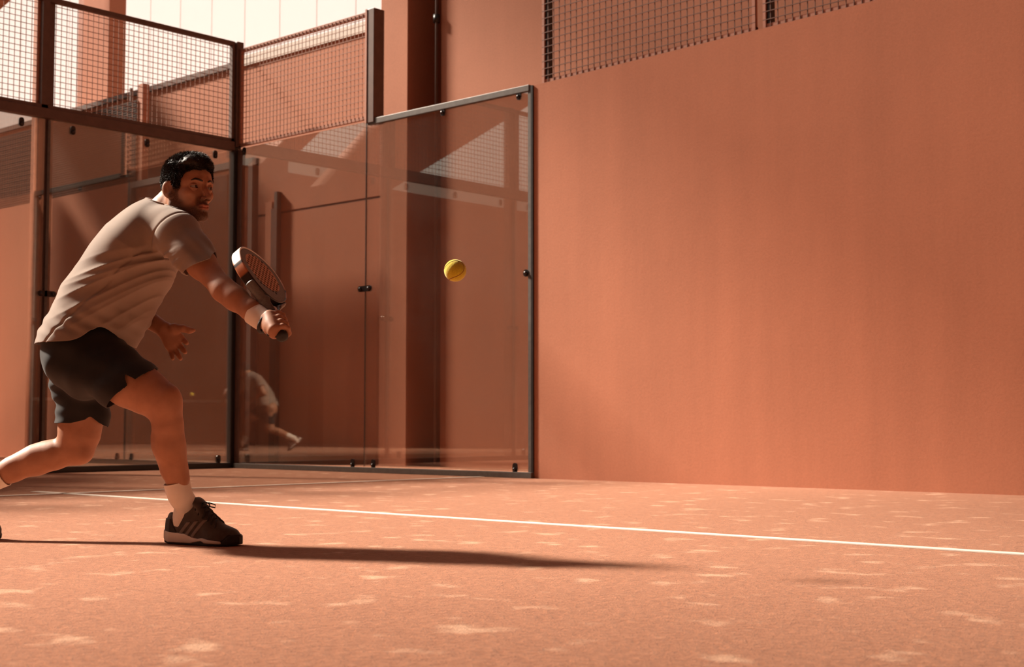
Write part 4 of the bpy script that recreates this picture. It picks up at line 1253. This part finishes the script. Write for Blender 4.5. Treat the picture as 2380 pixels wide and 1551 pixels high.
# ================================================================== racket
M['grip'] = simple('pale_grip_tape', (0.70, 0.62, 0.55), 0.75, 0, 0.08, 60)
M['r_face'] = simple('dark_grey_carbon_face', (0.12, 0.10, 0.088), 0.42, 0, 0.25, 120)
M['r_print'] = simple('orange_racket_print', (0.52, 0.23, 0.12), 0.5, 0, 0.2, 120)
def m_rim():
    m, nt, N, L, b = new_mat('racket_rim_paint')
    v = coords(N, L)
    sx = N.new('ShaderNodeSeparateXYZ'); L.new(v, sx.inputs[0])
    c = ramp(N, L, sx.outputs[0], [(0.15, (0.35, 0.12, 0.05)), (0.16, (0.025, 0.018, 0.015)), (0.235, (0.025, 0.018, 0.015)), (0.24, (0.42, 0.14, 0.06)),
                                   (0.272, (0.42, 0.14, 0.06)), (0.276, (0.04, 0.025, 0.02)), (0.286, (0.04, 0.025, 0.02)), (0.29, (0.45, 0.17, 0.08)), (0.318, (0.78, 0.68, 0.60))])
    L.new(c, b.inputs['Base Color']); b.inputs['Roughness'].default_value = 0.3
    return m
M['rim'] = m_rim()
# racket frame: X along the axis from butt to tip, Y across the face, Z out of the face
CX, HWX, HWY, TH = 0.287, 0.122, 0.112, 0.019
def out2(q, grow=0.0):
    x, y = q[:, 0]-CX, np.abs(q[:, 1])
    hw = np.where(x > 0, HWY, HWY*(1 + 0.10*x/HWX))
    n = np.where(x > 0, 2.2, 1.9)
    rad = (np.abs(x/HWX)**n + np.abs(y/hw)**n)**(1/n)
    return (rad - 1)*HWY - grow
holes = []
for j in range(-6, 7):
    for i in range(-8, 9):
        x = CX + 0.012 + i*0.0150; y = j*0.0150 + (0.0075 if i % 2 else 0)
        if ((x-CX-0.008)/0.086)**2 + (y/0.076)**2 < 1: holes.append((x, y))
HOL = np.array(holes, np.float32)
def sd_core(q):
    d = np.maximum(out2(q, -0.006), np.abs(q[:, 2]) - (TH - 0.0025))
    hd = np.full(len(q), 1.0, np.float32)
    for (x, y) in HOL: hd = np.minimum(hd, np.sqrt((q[:, 0]-x)**2 + (q[:, 1]-y)**2))
    d = np.maximum(d, 0.0052 - hd)
    thr = np.maximum(np.abs(q[:, 1]) - np.interp(q[:, 0], [0.17, 0.245], [0.052, 0.0]), q[:, 0]-0.245)   # open throat
    return d
def sd_rim(q):
    o = out2(q)
    d = smax(smax(o, -(o + 0.007), 0.002), np.abs(q[:, 2]) - TH, 0.006)
    return d
def sd_throat(q):
    s = q.copy(); s[:, 1] = np.abs(s[:, 1])
    b = section(s, [f32(0.105, 0.010, 0), f32(0.150, 0.030, 0), f32(0.205, 0.080, 0)], [0.008, 0.008, 0.007], [TH*0.9]*3, (0, 0, 1), 0.01)
    b = np.maximum(b, out2(q, 0.06))
    return b
pr = empty('padel_racket')
pr_m = Matrix(((float(RA[0]), float(RB[0]), float(RNn[0]), 0), (float(RA[1]), float(RB[1]), float(RNn[1]), 0), (float(RA[2]), float(RB[2]), float(RNn[2]), 0), (0, 0, 0, 1)))
W2 = Matrix.Translation(FOOT) @ Matrix.Rotation(YAW, 4, 'Z') @ Matrix.Translation(Vector(GR.tolist())) @ pr_m @ Matrix.Translation((-0.047, 0, 0))
pr.matrix_world = W2
tag(pr, 'dark padel racket with a perforated face held in the outstretched hand', 'racket')
Vc, Qc = mesh_sdf(sd_core, (0.14, -0.125, -0.025), (0.425, 0.125, 0.025), 0.0014)
# printed honeycomb: the solid between the holes in the middle of the face
cen = Vc[Qc].mean(1)
pm = (cen[:, 2] > TH-0.004) & (((cen[:, 0]-CX-0.016)/0.078)**2 + (cen[:, 1]/0.080)**2 < 1) & (cen[:, 0] > 0.225)
me = np_mesh('face', Vc, Qc)
me.materials.append(M['r_face']); me.materials.append(M['r_print'])
me.polygons.foreach_set('material_index', pm.astype(np.int32))
link_mesh('face', me, None, pr)
link_mesh('frame', np_mesh('frame', *mesh_sdf(sd_rim, (0.14, -0.13, -0.026), (0.43, 0.13, 0.026), 0.0016)), M['rim'], pr)
link_mesh('throat', np_mesh('throat', *mesh_sdf(sd_throat, (0.08, -0.12, -0.026), (0.23, 0.12, 0.026), 0.0018)), M['r_face'], pr)
mb = MB()
hp = []; hr = []
for i in range(49):
    s = 0.004 + i*0.0026
    hp.append((s, 0, 0)); hr.append(0.0158 + 0.0007*((i % 6)/6))
mb.tube(hp, hr, 20)
mb.build('handle_grip', M['grip'], pr, True)
mb = MB(); mb.tube([(-0.010, 0, 0), (-0.007, 0, 0), (0.004, 0, 0), (0.010, 0, 0)], [0.010, 0.0185, 0.0195, 0.0165], 20)
mb.build('butt_cap', M['outsole'], pr, True)
# safety cord: from the butt around the wrist
inv = W2.inverted()
def to_r(p_):
    w = Matrix.Translation(FOOT) @ Matrix.Rotation(YAW, 4, 'Z') @ Vector(np.asarray(p_, float).tolist())
    return inv @ w
ring = []
wc = np.asarray(at(620, 748, -0.262)); ax = np.asarray(wd, float)
e1 = np.cross(ax, (0, 0, 1)); e1 /= np.linalg.norm(e1); e2 = np.cross(ax, e1)
for i in range(25):
    a = 2*math.pi*i/24
    ring.append(to_r(wc + (e1*math.cos(a) + e2*math.sin(a))*0.0385 + ax*0.004*math.cos(a)))
mb = MB(); mb.tube(ring, 0.0058, 8)
mb.tube([to_r(wc + e2*0.032 if e2[2] < 0 else wc - e2*0.032), to_r(at(616, 768, -0.30)), to_r(at(624, 779, -0.325)), Vector((-0.008, 0, 0))], 0.0042, 8)
mb.build('wrist_cord', M['outsole'], pr, True)

# ================================================================== ball
def m_ball():
    m, nt, N, L, b = new_mat('yellow_felt')
    v = coords(N, L)
    n = noise(N, L, v, 220, 4, 0.7)
    L.new(ramp(N, L, n, [(0.3, (0.56, 0.42, 0.012)), (0.7, (0.74, 0.60, 0.03))]), b.inputs['Base Color'])
    b.inputs['Roughness'].default_value = 0.95
    b.inputs['Sheen Weight'].default_value = 0.6; b.inputs['Sheen Tint'].default_value = (1, 0.95, 0.6, 1)
    bump(N, L, b, n, 0.6, 0.002)
    return m
M['ball'] = m_ball()
M['seam'] = simple('ball_seam', (0.30, 0.11, 0.03), 0.8, 0, 0.1, 80)
BR = 0.0333
d_ = dirl(1058, 629)
dist = BR*2*FPX/52.0
bp_ = CAM + (rv*d_[0] + fv*d_[1] + Vector((0, 0, 1))*d_[2])*dist
ball = empty('padel_ball', bp_, YAW)
bm = bmesh.new(); bmesh.ops.create_icosphere(bm, subdivisions=5, radius=BR)
bmm = bpy.data.meshes.new('felt'); bm.to_mesh(bmm); bm.free()
link_mesh('felt', bmm, M['ball'], ball, True)
mb = MB(); pts = []
for i in range(121):
    t = 2*math.pi*i/120; a_, b_ = 0.75, 0.25
    x = a_*math.cos(t) + b_*math.cos(3*t); y = a_*math.sin(t) - b_*math.sin(3*t); z = 2*math.sqrt(a_*b_)*math.sin(2*t)
    v_ = Vector((x, y, z)).normalized()*(BR - 0.0003)
    pts.append(Matrix.Rotation(math.radians(62), 3, 'Y') @ (Matrix.Rotation(math.radians(38), 3, 'Z') @ v_))
mb.tube(pts, 0.0012, 6, caps=False)
mb.build('seam', M['seam'], ball, True)
tag(ball, 'yellow felt padel ball flying in front of the glass', 'ball')
